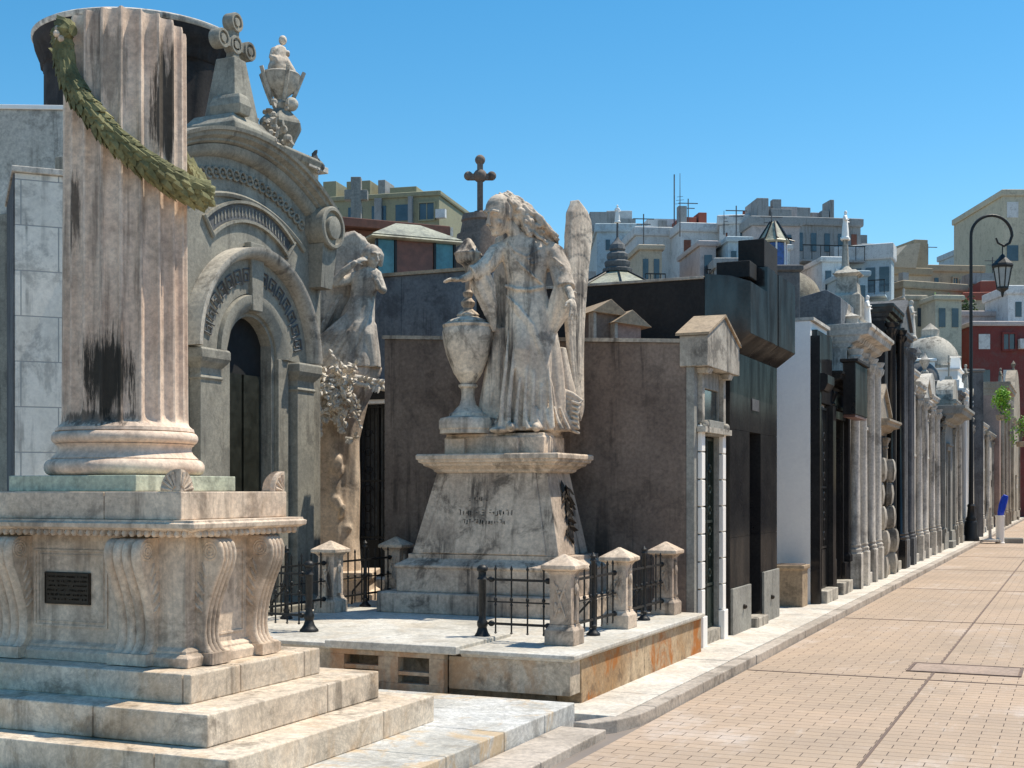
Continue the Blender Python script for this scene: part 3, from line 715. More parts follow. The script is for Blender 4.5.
for sd in (1, -1):
    for j in range(NV+1):
        v = j/NV; l, t_ = wedge(v)
        for i in range(NU+1):
            u = i/NU; x = l+(t_-l)*u; th = .012+.040*math.sqrt(max(0, math.sin(PI*u)))*(1-.55*v)+.02*(1-u)*(1-v)
            if v > .30:   f_ = (u*6.5+.3*v) % 1; th += .014*(f_**1.5)*min(1, (v-.30)*12)
            if v < .55: row = (v*11+.35*math.sin(u*PI)) ; k_ = int(row); ff = row-k_; g_ = ((u*7+.5*(k_ % 2)) % 1); th += .008*(ff**1.2)*(1-abs(2*g_-1)**2.2)*min(1, (.55-v)*8)
            vs.append((x, -sd*th*.9+.03*math.sin(v*3), -v*Hw))
n0 = (NU+1)*(NV+1)
for b0_, fl_ in ((0, 0), (n0, 1)):
    for j in range(NV):
        for i in range(NU):
            q_ = (b0_+j*(NU+1)+i, b0_+j*(NU+1)+i+1, b0_+(j+1)*(NU+1)+i+1, b0_+(j+1)*(NU+1)+i); fs.append(q_ if fl_ else q_[::-1])
rim = [i for i in range(NU+1)]+[(j)*(NU+1)+NU for j in range(1, NV+1)]+[NV*(NU+1)+i for i in range(NU-1, -1, -1)]+[j*(NU+1) for j in range(NV-1, 0, -1)]
for a_, b_ in zip(rim, rim[1:]+rim[:1]): fs.append((a_, b_, b_+n0, a_+n0))
s.add(vs, fs); s.M = None
s.tube([(.12, .14, 1.75), (.3, .17, 1.8), (.42, .2, 1.9)], [.09, .09, .06], 12)
sculpt('wing', s, M_statue, an, .0085, 1)
s = MB(); wing(s, Matrix.Translation((-.04, .22, 2.22)) @ Matrix.Rotation(2.2, 4, 'Z'), 1.95, .5)
s.tube([(-.02, .14, 1.75), (-.05, .2, 1.8), (-.1, .28, 1.9)], [.09, .09, .06], 12)
sculpt('wing', s, M_statue, an, .014, 1)
# ---------------------------------------------------------------- the urn
ux, uy = W(468, 13.55)
ur = thing('stone_urn', 'covered marble urn with tall finial beneath the angel hand', 'urn', frame(ux, uy, 2.335))
s = MB(); s.lathe([(.30, 0), (.30, .04), (.31, .05), (.31, .13), (.29, .16), (.24, .17), (.20, .18), (.19, .21), (.15, .23), (.13, .26), (.09, .30), (.072, .36), (.068, .42), (.075, .47), (.10, .49), (.10, .51), (.075, .52)], seg=8*5, fn=lambda r, t, z: r*(1.02-.05*abs(math.sin(t*4))) if z < .15 else r)
link('foot', s, M_statue, ur, smooth=40)
s = MB(); s.lathe([(.075, .521), (.10, .56), (.14, .62), (.155, .64), (.16, .66), (.185, .72), (.225, .82), (.25, .92), (.262, 1.0), (.265, 1.06), (.255, 1.1), (.262, 1.11), (.268, 1.13), (.25, 1.145)], seg=96,
        fn=lambda r, t, z: r*(1+(.03*abs(math.sin(t*10)) if .53 < z < .63 else (.018*abs(math.sin(t*16)) if z > 1.02 and z < 1.1 else 0))))
link('bowl', s, M_statue, ur, smooth=50)
s = MB(); s.lathe([(.215, 1.146), (.22, 1.16), (.20, 1.18), (.13, 1.205), (.11, 1.22), (.12, 1.235), (.10, 1.26), (.06, 1.29), (.045, 1.31), (.07, 1.34), (.075, 1.37), (.05, 1.40), (.035, 1.42), (.05, 1.44), (.055, 1.47), (.03, 1.50)], seg=40)
link('lid', s, M_statue, ur, smooth=40)
s = MB(); s.lathe([(.03, 1.501), (.028, 1.6), (.032, 1.72), (.06, 1.76), (.11, 1.79), (.125, 1.83), (.13, 1.86), (.14, 1.87), (.14, 1.885), (.11, 1.90), (.09, 1.94), (.06, 1.99), (.03, 2.03), (.01, 2.04)], seg=32, fn=lambda r, t, z: r*(1+.06*math.sin(t*9)) if z > 1.75 else r)
link('finial', s, M_statue, ur, smooth=40)

# ---------------------------------------------------------------- the second angel on its rock
M_stat2 = stone('statue_marble_pale', (.74, .65, .54), (.46, .39, .32), .5, gcol=(.06, .05, .045), streak=.6, big=2.0)
ax, ay = W(350, 17)
a2z = H(368, 17)
a2 = thing('angel_statue', 'smaller marble angel raising an arm to its head atop a flower covered rock', 'statue', frame(ax, ay, a2z, YAW))
s = MB()
rg = [(-.02, .0, 0, .40, .28), (.0, 0, .15, .37, .26), (.04, 0, .4, .30, .22), (.08, 0, .6, .24, .19), (.12, 0, .78, .20, .16), (.16, 0, .92, .165, .13), (.19, 0, 1.05, .18, .13), (.22, 0, 1.17, .2, .13), (.24, 0, 1.25, .17, .11), (.26, 0, 1.31, .08, .07)]
R2 = []
for a, b in zip(rg, rg[1:]):
    for k in range(6): R2.append(tuple(a[i]+(b[i]-a[i])*k/6 for i in range(5)))
R2.append(rg[-1])
s.loft(R2, 96, robe_fold(lambda z: .14 if z < .6 else .03, 2.1, 9, .5))
for k in range(8): s.tube([(.3-.03*k, -.1, .8), (.22-.07*k, -.22, .45), (.12-.1*k, -.24, .15), (.02-.11*k, -.2, -.05)], [.012, .028, .032, .04], 8)
s.tube([(.18, 0, .7), (.24, -.12, .4), (.3, -.1, 0)], [.13, .1, .08], 12)
s.tube([(.26, 0, 1.25), (.28, -.01, 1.36)], [.06, .055], 10)
HR2 = Matrix.Rotation(.75, 3, 'Z') @ Matrix.Rotation(.25, 3, 'X')
head(s, (.29, -.03, 1.46), HR2, .95)
s.tube([(.08, .02, 1.2), (-.08, -.05, 1.12), (-.22, -.1, 1.08)], [.075, .065, .055], 12)
s.tube([(-.22, -.1, 1.08), (-.05, -.15, 1.25), (.1, -.16, 1.36)], [.055, .048, .036], 12); hand(s, (.1, -.16, 1.36), (1, .1, .45), (0, .6, -.5), .18, 1)
s.tube([(.36, 0, 1.18), (.44, -.08, 1.0), (.40, -.22, 1.02), (.37, -.26, 1.12)], [.07, .055, .045, .033], 12); hand(s, (.37, -.26, 1.12), (-.3, .3, 1), (0, 1, .2), .17, -1)
s.tube([(-.1, -.05, .95), (-.3, -.02, .6), (-.45, .0, .3), (-.42, .05, -.1)], [.03, .09, .13, .1], 14, .6, fold=lambda a, t: 1+.2*math.sin(a*5+t*6))
sculpt('body', s, M_stat2, a2, .011, 1)
s = MB(); rr = random.Random(4); s.ell((.285, .0, 1.49), (.125, .135, .13), None, 14, 10)
for k in range(26):
    a = rr.uniform(-2.4, 2.4); s.tube([(.285+.1*math.sin(a), .03-.05*math.cos(a), 1.56), (.285+.14*math.sin(a), .04-.06*math.cos(a), 1.47+.02*rr.random()), (.27+.13*math.sin(a), .08, 1.34)], .02, 6)
sculpt('hair', s, M_stat2, a2, .012, 1)
s = MB(); wing(s, Matrix.Translation((-.12, .12, 1.86)) @ Matrix.Rotation(.25, 4, 'Z') @ Matrix.Rotation(.3, 4, 'Y'), 1.7, .5); s.tube([(.15, .08, 1.1), (.0, .14, 1.25), (-.02, .14, 1.4)], .06, 10)
sculpt('wing', s, M_stat2, a2, .015, 1)
s = MB(); wing(s, Matrix.Translation((-.25, .3, 1.6)) @ Matrix.Rotation(2.9, 4, 'Z') @ Matrix.Rotation(.15, 4, 'Y'), 1.5, .45); s.tube([(.15, .08, 1.1), (-.1, .2, 1.15), (-.3, .3, 1.3)], .05, 10)
sculpt('wing', s, M_stat2, a2, .016, 1)
rk = thing('rock_pedestal', 'rough carved rock pedestal under the smaller angel with stone branches', 'pedestal', frame(*W(334, 17), 0, YAW))
s = MB(); s.loft([(0, .1, .0, .40, .4), (-.01, .1, .55, .38, .38), (-.02, .1, 1.1, .35, .35), (-.02, .1, 1.8, .34, .34), (-.01, .1, 2.4, .34, .34), (.05, .08, 2.9, .36, .36), (.15, .05, a2z-.1, .42, .36), (.2, .05, a2z+.02, .40, .30)], 48,
      lambda a, z: 1+.14*noise.noise(Vector((math.sin(a)*1.6, math.cos(a)*1.6, z*1.3)))+.06*noise.noise(Vector((math.sin(a)*7, math.cos(a)*7, z*7))))
for k in range(7): s.ell((random.uniform(-.24, .2), -.19+random.uniform(-.08, .05), random.uniform(.2, 3.1)), (random.uniform(.04, .12), .05, random.uniform(.05, .14)), Matrix.Rotation(random.uniform(-1, 1), 3, 'Y'), 7, 5)
sculpt('rock', s, M_marble, rk, .022, 1)
link('base_block', MB().prof(-.5, .5, -.42, .5, [(.05, .06), (.05, .42), (0, .45), (0, .6), (.05, .62), (.05, .7)]), M_marble, rk, bev=.01)
s = MB(); rr = random.Random(8)
for k in range(95):
    x = rr.uniform(-.27, .3); z = a2z-.05-abs(rr.gauss(0, .33))-.35*max(0, .0-x); p = Vector((x, -.36-rr.random()*.1, z)); pts = [p]
    d = Vector((rr.uniform(-.2, 1), rr.uniform(-.8, .1), rr.uniform(-.8, .8))).normalized()
    for i in range(4): d = (d+Vector((rr.uniform(-.6, .6), rr.uniform(-.4, .2), rr.uniform(-.7, .5)))).normalized(); pts.append(pts[-1]+d*.06)
    s.tube(pts, [.02, .018, .015, .012, .008], 6)
    for q in pts[1:]: s.leaf(q, (rr.uniform(-1, 1), rr.uniform(-1, 0), rr.uniform(-1, 1)), (0, -1, .2), .09, .05)
for sg in (0, .09): s.tube([(.1, -.4, a2z-.12-sg), (.4, -.42, a2z-.16-sg), (.68, -.38, a2z-.22-sg), (.9, -.36, a2z-.28-sg)], [.03, .028, .022, .014], 8)
for k in range(30):
    x = .3+rr.random()*.55; s.leaf((x, -.4, a2z-.18-(x-.3)*.2), (rr.uniform(-.5, 1), rr.uniform(-.5, .5), rr.uniform(-1, .6)), (0, -1, 0), .13, .05)
link('carved_branches', s, stone('branch_marble', (.88, .80, .68), (.68, .6, .5), .2, gcol=(.08, .06, .05), streak=0, big=5), rk, smooth=30)
# ---------------------------------------------------------------- tomb materials
M_brown = stone('brown_stucco', (.25, .195, .16), (.17, .13, .107), .35, gcol=(.03, .025, .022), streak=.7, big=.8, rough=.92)
M_grey = stone('grey_granite', (.36, .35, .31), (.27, .26, .235), .3, streak=.35, speck=.12)
M_arch = stone('arch_granite', (.36, .335, .275), (.27, .255, .215), .45, streak=.7, speck=.18, big=2)
M_black = stone('black_granite', (.020, .020, .022), (.035, .034, .034), 0, streak=.0, rough=.2, bump=.04, gloss=.35, speck=.02)
def _polish(m, g):
    nt = m.node_tree; b = nt.nodes['Principled BSDF']; out = nt.nodes['Material Output']
    df = nt.nodes.new('ShaderNodeBsdfDiffuse'); gl = nt.nodes.new('ShaderNodeBsdfGlossy'); mx = nt.nodes.new('ShaderNodeMixShader')
    nt.links.new(b.inputs['Base Color'].links[0].from_socket, df.inputs[0]); gl.inputs['Roughness'].default_value = .12; gl.inputs[0].default_value = (.8, .78, .75, 1)
    P = nt.nodes.new('ShaderNodeNewGeometry'); nt.links.new(ramp(nt, noi(nt, mapv(nt, P.outputs['Position'], (3, 3, .8)), 1.2, 8), .35, .65, g*.6, g*1.5), mx.inputs[0])
    nt.links.new(df.outputs[0], mx.inputs[1]); nt.links.new(gl.outputs[0], mx.inputs[2]); nt.links.new(mx.outputs[0], out.inputs[0])
_polish(M_black, .05)
M_blackrough = stone('tar_black_wall', (.018, .018, .018), (.03, .028, .027), .3, streak=.3, rough=.8)
M_white = stone('white_paint', (.97, .93, .87), (.94, .90, .85), .04, gcol=(.35, .33, .31), streak=.08, rough=.7, bump=.08, fine=.15)
M_white2 = stone('white_ashlar', (.86, .81, .72), (.72, .68, .60), .45, gcol=(.14, .135, .13), streak=.8, joints=(.66, .42), jcol=(.42, .42, .40), jang=.75, fine=.4)
M_blue = stone('blue_grey_stucco', (.22, .235, .25), (.15, .165, .18), .5, gcol=(.05, .05, .055), streak=.8, big=.8)
M_lime = stone('limestone_tomb', (.56, .51, .43), (.38, .34, .285), .6, streak=.8)
M_tan = stone('tan_stone', (.44, .37, .29), (.31, .26, .20), .4, streak=.5)
M_pale = stone('pale_render', (.68, .63, .56), (.52, .48, .42), .45, streak=.7)
M_pink = stone('pink_granite', (.42, .29, .24), (.33, .23, .19), .3, streak=.3, speck=.1)
M_slate = stone('slate_grey', (.17, .17, .17), (.11, .11, .115), .4, streak=.5)
M_warmroof = stone('warm_roof_stone', (.52, .40, .28), (.40, .30, .20), .4, streak=.3)
M_moss = stone('rough_shell_dome', (.33, .29, .22), (.20, .17, .13), .6, gcol=(.04, .035, .03), streak=.2, big=5, bump=.9)
M_glass = plain('dark_glass', (.02, .03, .035), .12, 0, .3, 0, 3, .8)
M_bglass = plain('blue_glass', (.015, .05, .24), .2, 0, .5, 0, 14, .7)
M_tglass = plain('teal_glass', (.05, .16, .19), .15, 0, .3, 0, 5, .7)
M_rglass = plain('brown_panel', (.16, .07, .05), .5, 0, .3, 0, 8)
M_gglass = stone('pale_green_glass', (.50, .48, .36), (.38, .38, .29), .4, streak=.3, rough=.4)
M_door = plain('iron_door', (.02, .02, .021), .4, .5, .4, .1, 30)
M_dgreen = plain('green_bronze_door', (.035, .05, .042), .4, .5, .4, .1, 20)

def tframe(y0, xf=-3.6): return Matrix(((0, -1, 0, xf), (1, 0, 0, y0), (0, 0, 1, 0), (0, 0, 0, 1)))
def grille(parent, a0, a1, b, z0, z1, mat=M_door, n=5, scroll=True):
    w = a1-a0; s = MB()
    s.box(a0, a1, b, b+.03, z0, z0+.35*(z1-z0)*.6)
    for x in (a0, (a0+a1)/2-.015, a1-.03): s.box(x, x+.03, b-.012, b+.04, z0, z1)
    for z in (z0, z0+.33*(z1-z0)*.66, z0+.55*(z1-z0), z1-.04): s.box(a0+.03, a1-.03, b-.008, b+.036, z, z+.03)
    for i in range(1, n*2): x = a0+w*i/(n*2); s.box(x-.005, x+.005, b+.005, b+.018, z0+.2, z1-.03)
    if scroll:
        for sx in (0, 1):
            cx = a0+w*(.27+.46*sx)
            for k in range(6):
                z = z0+(z1-z0)*(.28+.11*k); r = w*.12
                for sg in (-1, 1): s.tube([(cx+sg*(r-r*q/12)*math.cos(q*.7), b-.006, z+(r-r*q/12)*math.sin(q*.7)) for q in range(10)], .006, 5)
    return link('door', s, mat, parent)
def cross(s, x, y, z, h, w=.0, t=.05):
    w = w or h*.62
    s.box(x-t/2, x+t/2, y-t/2, y+t/2, z, z+h); s.box(x-w/2, x+w/2, y-t/2+.003, y+t/2-.003, z+h*.62, z+h*.62+t)
CORN = [(0, 0), (.02, .01), (.03, .05), (.08, .08), (.10, .13), (.16, .15), (.17, .21), (.19, .23), (.19, .27), (.17, .28)]
def tomb(y0, y1, h, m, label, xf=-3.6, dep=2.8, dw=.7, dh=2.1, trim=None, top='flat', order=None, dmat=None, z0=.06, group='tombs lining the street', proj=1.0, ch=.28, cx=None, fin=None, name='mausoleum', band=None, sill=.22, backdrop=None):
    trim = trim or m; t = thing(name, label, 'tomb', tframe(y0, xf), group); Wd = y1-y0-.012; c = Wd/2 if cx is None else cx; T = .22
    s = MB(); s.box(0, c-dw/2, 0, T, z0, h); s.box(c+dw/2, Wd, 0, T, z0, h); s.box(c-dw/2, c+dw/2, 0, T, z0+sill+dh, h); s.box(0, Wd, T, dep, z0, h)
    w = link('wall', s, m, t, bev=.006)
    link('plinth', MB().box(-.0, c-dw/2-.02, -.07, -.002, z0, z0+.5), trim, t, bev=.012); link('plinth', MB().box(c+dw/2+.02, Wd, -.07, -.002, z0, z0+.5), trim, t, bev=.012)
    rq = random.Random(int(y0*100))
    for k in range(rq.choice((1, 2, 3))):
        q = rq.choice((-1, 1)); px = c+q*(dw/2+.24+rq.random()*max(0, Wd/2-dw/2-.5)); pz = rq.uniform(.9, 2.2); link('plaque', MB().box(px-.08, px+.08, -.022, -.002, pz, pz+rq.uniform(.12, .3)), rq.choice((M_bronze, M_white, M_bronze)), t)
    link('doorstep', MB().box(c-dw/2-.06, c+dw/2+.06, -.18, T-.02, z0, z0+sill), trim if trim is not M_black else M_lime, t, bev=.01)
    grille(t, c-dw/2+.01, c+dw/2-.01, T*.55, z0+sill+.002, z0+sill+dh-.005, dmat or M_door)
    s = MB(); f = .06
    s.box(c-dw/2-.1, c-dw/2, -.03, -.001, z0+.5, z0+sill+dh); s.box(c+dw/2, c+dw/2+.1, -.03, -.001, z0+.5, z0+sill+dh); s.box(c-dw/2-.13, c+dw/2+.13, -.05, -.001, z0+sill+dh+.002, z0+sill+dh+.14); s.box(c-dw/2-.17, c+dw/2+.17, -.10, -.001, z0+sill+dh+.142, z0+sill+dh+.2)
    link('door_surround', s, trim, t, bev=.006)
    if ch: link('cornice', MB().prof(0, Wd, 0, dep, [(o*proj, h-ch*1.0+z*ch/.28) for o, z in CORN], (.12, .12, 1, .1)), trim, t, bev=.004)
    if order:
        for q, xx in enumerate((.13, Wd-.13) if order[-1] != '4' else (.1, c-dw/2-.13, c+dw/2+.13, Wd-.1)):
            s = MB(); hh = h-ch-.03
            if order.startswith('column'):
                s.prof(xx-.12, xx+.12, -.24, -.01, [(0, z0), (0, z0+.62), (-.02, z0+.64)]); s.lathe([(.11, z0+.64), (.115, z0+.69), (.09, z0+.72), (.1, z0+.76), (.085, z0+.79), (.072, hh-.3), (.08, hh-.28), (.085, hh-.25), (.12, hh-.12), (.1, hh-.1), (.14, hh-.02), (.14, hh)], (xx, -.125), 20)
                for k in range(8): s.leaf((xx+.08*math.cos(k*PI/4), -.125+.08*math.sin(k*PI/4), hh-.27), (math.cos(k*PI/4)*.4, math.sin(k*PI/4)*.4, 1), (math.cos(k*PI/4), math.sin(k*PI/4), 0), .16, .07)
                link('column', s, trim, t, smooth=40)
            else:
                s.prof(xx-.09, xx+.09, -.075, -.002, [(.03, z0+.5), (.03, z0+.6), (0, z0+.65), (0, hh-.22), (.02, hh-.2), (.0, hh-.17), (.02, hh-.1), (.045, hh-.04), (.045, hh)], (1, 1, 1, 0)); link('pilaster', s, trim, t, bev=.004)
    if band: link('frieze_panel', MB().box(.15, Wd-.15, -.02, -.001, h-ch-.42, h-ch-.16), band, t, bev=.004)
    if top == 'gable':
        s = MB(); s.prism([(0, -.10, h+.002), (Wd, -.10, h+.002), (Wd, -.10, h+.08), (c, -.10, h+.08+Wd*.30), (0, -.10, h+.08)], (0, dep, 0)); g = link('pediment', s, trim, t, bev=.006)
        s = MB(); s.prism([(-.04, -.16, h+.085), (c, -.16, h+.09+Wd*.31), (Wd+.04, -.16, h+.085), (Wd+.04, -.16, h+.14), (c, -.16, h+.15+Wd*.32), (-.04, -.16, h+.14)], (0, dep+.1, 0)); link('roof', s, trim, t)
        ztop = h+.15+Wd*.32
    elif top == 'arch':
        s = MB(); s.prism([(c+(Wd/2)*math.cos(a*PI/14), -.08, h+.002+Wd*.36*math.sin(a*PI/14)) for a in range(15)], (0, .5, 0)); link('arched_pediment', s, trim, t, bev=.01); ztop = h+Wd*.36
    elif top == 'stack':
        s = MB(); s.prof(.2, Wd-.2, .05, dep-.3, [(0, h+.002), (0, h+.3), (-.05, h+.32), (-.05, h+.6), (.02, h+.64), (.02, h+.7)]); s.prof(c-.16, c+.16, .08, .4, [(.04, h+.702), (0, h+.8), (-.02, h+1.1), (.03, h+1.14)]); link('attic', s, trim, t, bev=.01); ztop = h+1.14
    elif top == 'dome':
        r = min(Wd, dep)*.40; s = MB(); s.lathe([(r*1.05, h+.002), (r*1.05, h+.3), (r*1.12, h+.34), (r, h+.38)]+[(r*math.cos(a*PI/20), h+.4+r*1.05*math.sin(a*PI/20)) for a in range(10)]+[(.1, h+.42+r), (.1, h+.6+r), (.14, h+.62+r), (.02, h+.8+r)], (c, dep*.45), 32)
        link('dome', s, trim, t, smooth=35); ztop = h+.75+r
    else: ztop = h
    yy = .12 if top != 'dome' else dep*.45
    if fin == 'cross': s = MB(); s.prof(c-.09, c+.09, yy-.09, yy+.09, [(.03, ztop-.02), (0, ztop+.1)]); cross(s, c, yy, ztop+.1, .65); link('cross', s, trim, t, bev=.006)
    if fin == 'urn': s = MB(); s.lathe([(.1, ztop-.02), (.1, ztop+.05), (.04, ztop+.1), (.05, ztop+.14), (.13, ztop+.3), (.14, ztop+.36), (.1, ztop+.38), (.04, ztop+.48), (.01, ztop+.54)], (c, yy), 20); link('urn_finial', s, trim, t, smooth=40)
    if fin == 'figure': figure(t, c, yy, ztop-.02, .9, trim)
    return t
def figure(parent, x, y, z, h, mat, name='stone_figure'):
    s = MB(Matrix.Translation((x, y, z)) @ Matrix.Scale(h, 4))
    s.loft([(0, 0, 0, .16, .13), (0, 0, .2, .15, .12), (0, 0, .45, .12, .10), (0, 0, .6, .10, .08), (0, 0, .72, .12, .08), (0, 0, .80, .11, .07), (0, 0, .84, .04, .04)], 28, robe_fold(lambda q: .1, 3, 7))
    s.ell((0, -.01, .92), (.058, .065, .08)); s.tube([(.1, 0, .77), (.17, -.05, .6), (.06, -.14, .58)], [.045, .035, .025], 8); s.tube([(-.1, 0, .77), (-.17, -.05, .62), (-.04, -.14, .66)], [.045, .035, .025], 8); s.box(-.18, .18, -.15, .15, -.08, .01)
    return sculpt(name, s, mat, parent, .022*h, 1)

# ---- tomb with the brown side wall and little white gabled porch
t = thing('mausoleum', 'low tomb with long brown plain side wall and small gabled white door porch', 'tomb', tframe(13.2, -3.78), 'tombs lining the street')
s = MB(); s.add([(0, .0, .06), (1.3, .0, .06), (1.3, 3.6, .06), (0, 3.6, .06), (0, 0, 3.29), (1.3, 0, 3.29), (1.3, 3.6, 3.50), (0, 3.6, 3.50)], [(3,2,1,0),(4,5,6,7),(0,1,5,4),(1,2,6,5),(2,3,7,6),(3,0,4,7)])
w_ = link('wall', s, M_brown, t, bev=.01)
s = MB(); s.add([(-.02, -.02, 3.29), (.12, -.02, 3.29), (.12, 3.62, 3.5), (-.02, 3.62, 3.5), (-.02, -.02, 3.33), (.12, -.02, 3.33), (.12, 3.62, 3.54), (-.02, 3.62, 3.54)], [(3,2,1,0),(4,5,6,7),(0,1,5,4),(1,2,6,5),(2,3,7,6),(3,0,4,7)])
link('coping', s, M_lime, w_)
s = MB(); s.box(.0, .36, -.09, -.002, .06, 3.04); s.box(.98, 1.32, -.09, -.002, .06, 3.04); s.box(.36, .98, -.16, -.002, 2.34, 2.5); s.box(.36, .98, -.10, -.002, 2.84, 3.04); link('porch_wall', s, M_grey, t, bev=.006)
s = MB(); s.prism([(-.03, -.24, 3.042), (1.35, -.24, 3.042), (1.35, -.24, 3.36), (.66, -.24, 3.62), (-.03, -.24, 3.36)], (0, .30, 0)); g_ = link('gable_block', s, M_lime, t, bev=.006)
s = MB()
s.add([(-.05, -.26, 3.363), (.66, -.26, 3.628), (.66, .1, 3.628), (-.05, .1, 3.363), (-.05, -.26, 3.39), (.66, -.26, 3.655), (.66, .1, 3.655), (-.05, .1, 3.39)], [(3,2,1,0),(4,5,6,7),(0,1,5,4),(1,2,6,5),(2,3,7,6),(3,0,4,7)])
s.add([(.665, -.26, 3.628), (1.37, -.26, 3.363), (1.37, .1, 3.363), (.665, .1, 3.628), (.665, -.26, 3.655), (1.37, -.26, 3.39), (1.37, .1, 3.39), (.665, .1, 3.655)], [(3,2,1,0),(4,5,6,7),(0,1,5,4),(1,2,6,5),(2,3,7,6),(3,0,4,7)])
link('porch_roof', s, M_warmroof, t)
for x in (.12, 1.0):
    s = MB()
    for k in range(7): s.prof(x, x+.13, -.14, -.092, [(0, .42+k*.29), (0, .42+k*.29+.275)], (1, 1, 1, 0))
    s.prof(x-.02, x+.15, -.16, -.092, [(0, .06), (0, .415)], (1, 1, 1, 0)); link('pilaster', s, M_white, t, bev=.006)
    s = MB(); s.box(x+.02, x+.11, -.14, -.092, 2.46, 2.98); s.prof(x-.02, x+.15, -.2, -.092, [(0, 2.98), (.02, 3.035)], (1, 1, 1, 0)); s.ell((x+.065, -.16, 2.44), (.05, .04, .05)); link('bracket', s, M_lime, t)
s = MB(); s.box(.37, .97, -.07, -.05, 2.51, 2.83); link('transom_window', s, M_glass, t)
grille(t, .4, .97, -.03, .24, 2.33, M_dgreen); link('doorstep', MB().box(.36, .98, -.12, 0, .062, .23), M_lime, t)
link('sill', MB().box(.08, 1.2, -.19, -.095, 2.36, 2.42), M_lime, t)

# ---- black polished granite tomb with overhanging upper storey
t = thing('mausoleum', 'tall black polished granite tomb with overhanging sloped upper storey', 'tomb', tframe(14.6, -3.66), 'tombs lining the street')
s = MB(); [(s.box(0, .95, 0, .3, a_+.003, b_), s.box(1.55, 2.5, 0, .3, a_+.003, b_)) for a_, b_ in ((.057, 1.2), (1.2, 2.45), (2.45, 3.35))]; s.box(.953, 1.547, 0, .3, 2.453, 3.35); s.box(0, 2.5, .299, .3, .06, .1); link('wall', s, M_black, t, bev=.004)
s = MB(); s.box(0, 2.5, .301, 3.2, .06, 4.18); link('rear_wall', s, M_blackrough, t); link('coping', MB().box(-.02, .3, .31, 3.22, 4.182, 4.215), M_lime, t, bev=.004)
s = MB(); s.prism([(0, .0, 3.351), (0, -.236, 3.53), (0, -.236, 4.12), (0, .0, 4.2), (0, .3, 4.24), (0, .3, 3.351)], (.85, 0, 0)); link('upper_block', s, M_black, t, bev=.004)
s = MB(); s.prism([(.851, .0, 3.351), (.851, -.24, 3.53), (.851, -.24, 4.42), (.851, .3, 4.42), (.851, .3, 3.351)], (.42, 0, 0)); s.prism([(1.272, .0, 3.351), (1.272, -.23, 3.53), (1.272, -.23, 4.41), (1.272, .3, 4.41), (1.272, .3, 3.351)], (.22, 0, 0)); s.prism([(1.494, .0, 3.351), (1.494, -.24, 3.53), (1.494, -.24, 4.42), (1.494, .3, 4.42), (1.494, .3, 3.351)], (1.0, 0, 0)); link('upper_slab', s, M_black, t, bev=.004)
s = MB(); s.box(.45, .848, -.12, .28, 4.245, 4.44); s.box(.86, 1.6, -.2, .12, 4.422, 4.76); link('roof_block', s, M_blackrough, t, bev=.01)
s = MB(); s.box(.0, .9, -.035, -.002, .06, .62); s.box(1.6, 2.5, -.035, -.002, .06, .72); link('plinth', s, M_grey, t, bev=.006)
s = MB()
for x in (.75, 1.9): s.lathe([(.04, 0), (.05, .02), (.03, .03)], (0, 0), 12)
grille(t, .95, 1.55, .22, .28, 2.44); link('doorstep', MB().box(.95, 1.55, -.10, .1, .062, .2), M_lime, t, bev=.01)
s = MB(); 
for x in (.5, 2.0): s.ell((x, -.05, .38), (.03, .03, .03))
link('bronze_ring', s, M_bronze, t); link('door_plate', MB().box(1.05, 1.42, -.012, -.002, 2.72, 2.86), M_slate, t)

# ---- white block
t = thing('mausoleum', 'flat roofed tomb with blank bright white side wall facing the black granite tomb', 'tomb', tframe(19.1, -3.6), 'tombs lining the street')
s = MB(); s.box(0, 1.35, 0, 2.9, .06, 4.22); link('wall', s, M_white, t, bev=.008); link('coping', MB().box(-.01, 1.36, -.05, 2.92, 4.222, 4.27), M_pale, t)
s = MB(); s.box(.0, .12, -.14, -.002, .06, 4.0); s.box(.12, 1.35, -.08, -.002, 3.05, 4.1); s.box(1.1, 1.35, -.14, -.002, .06, 3.04); link('facade', s, M_black, t, bev=.004); grille(t, .2, 1.02, -.05, .28, 3.0)
link('doorstep', MB().box(.14, 1.08, -.22, -.002, .062, .27), M_lime, t, bev=.01)
s = MB(); s.prof(.0, .5, -.2, -.142, [(0, 3.2), (.05, 3.3), (.05, 3.42), (0, 3.45)], (0, 1, 1, 0)); link('bracket', s, M_black, t)
bx = thing('stone_planter', 'small orange brown stone box in the gap before the white wall', 'planter', frame(-3.78, 18.7, .06))
link('box', MB().prof(-.22, .18, -.2, .2, [(0, 0), (0, .55), (.03, .57), (.03, .62)]), M_warmroof, bx, bev=.01); link('soil', MB().box(-.2, .16, -.18, .18, .621, .63), M_brown, bx)

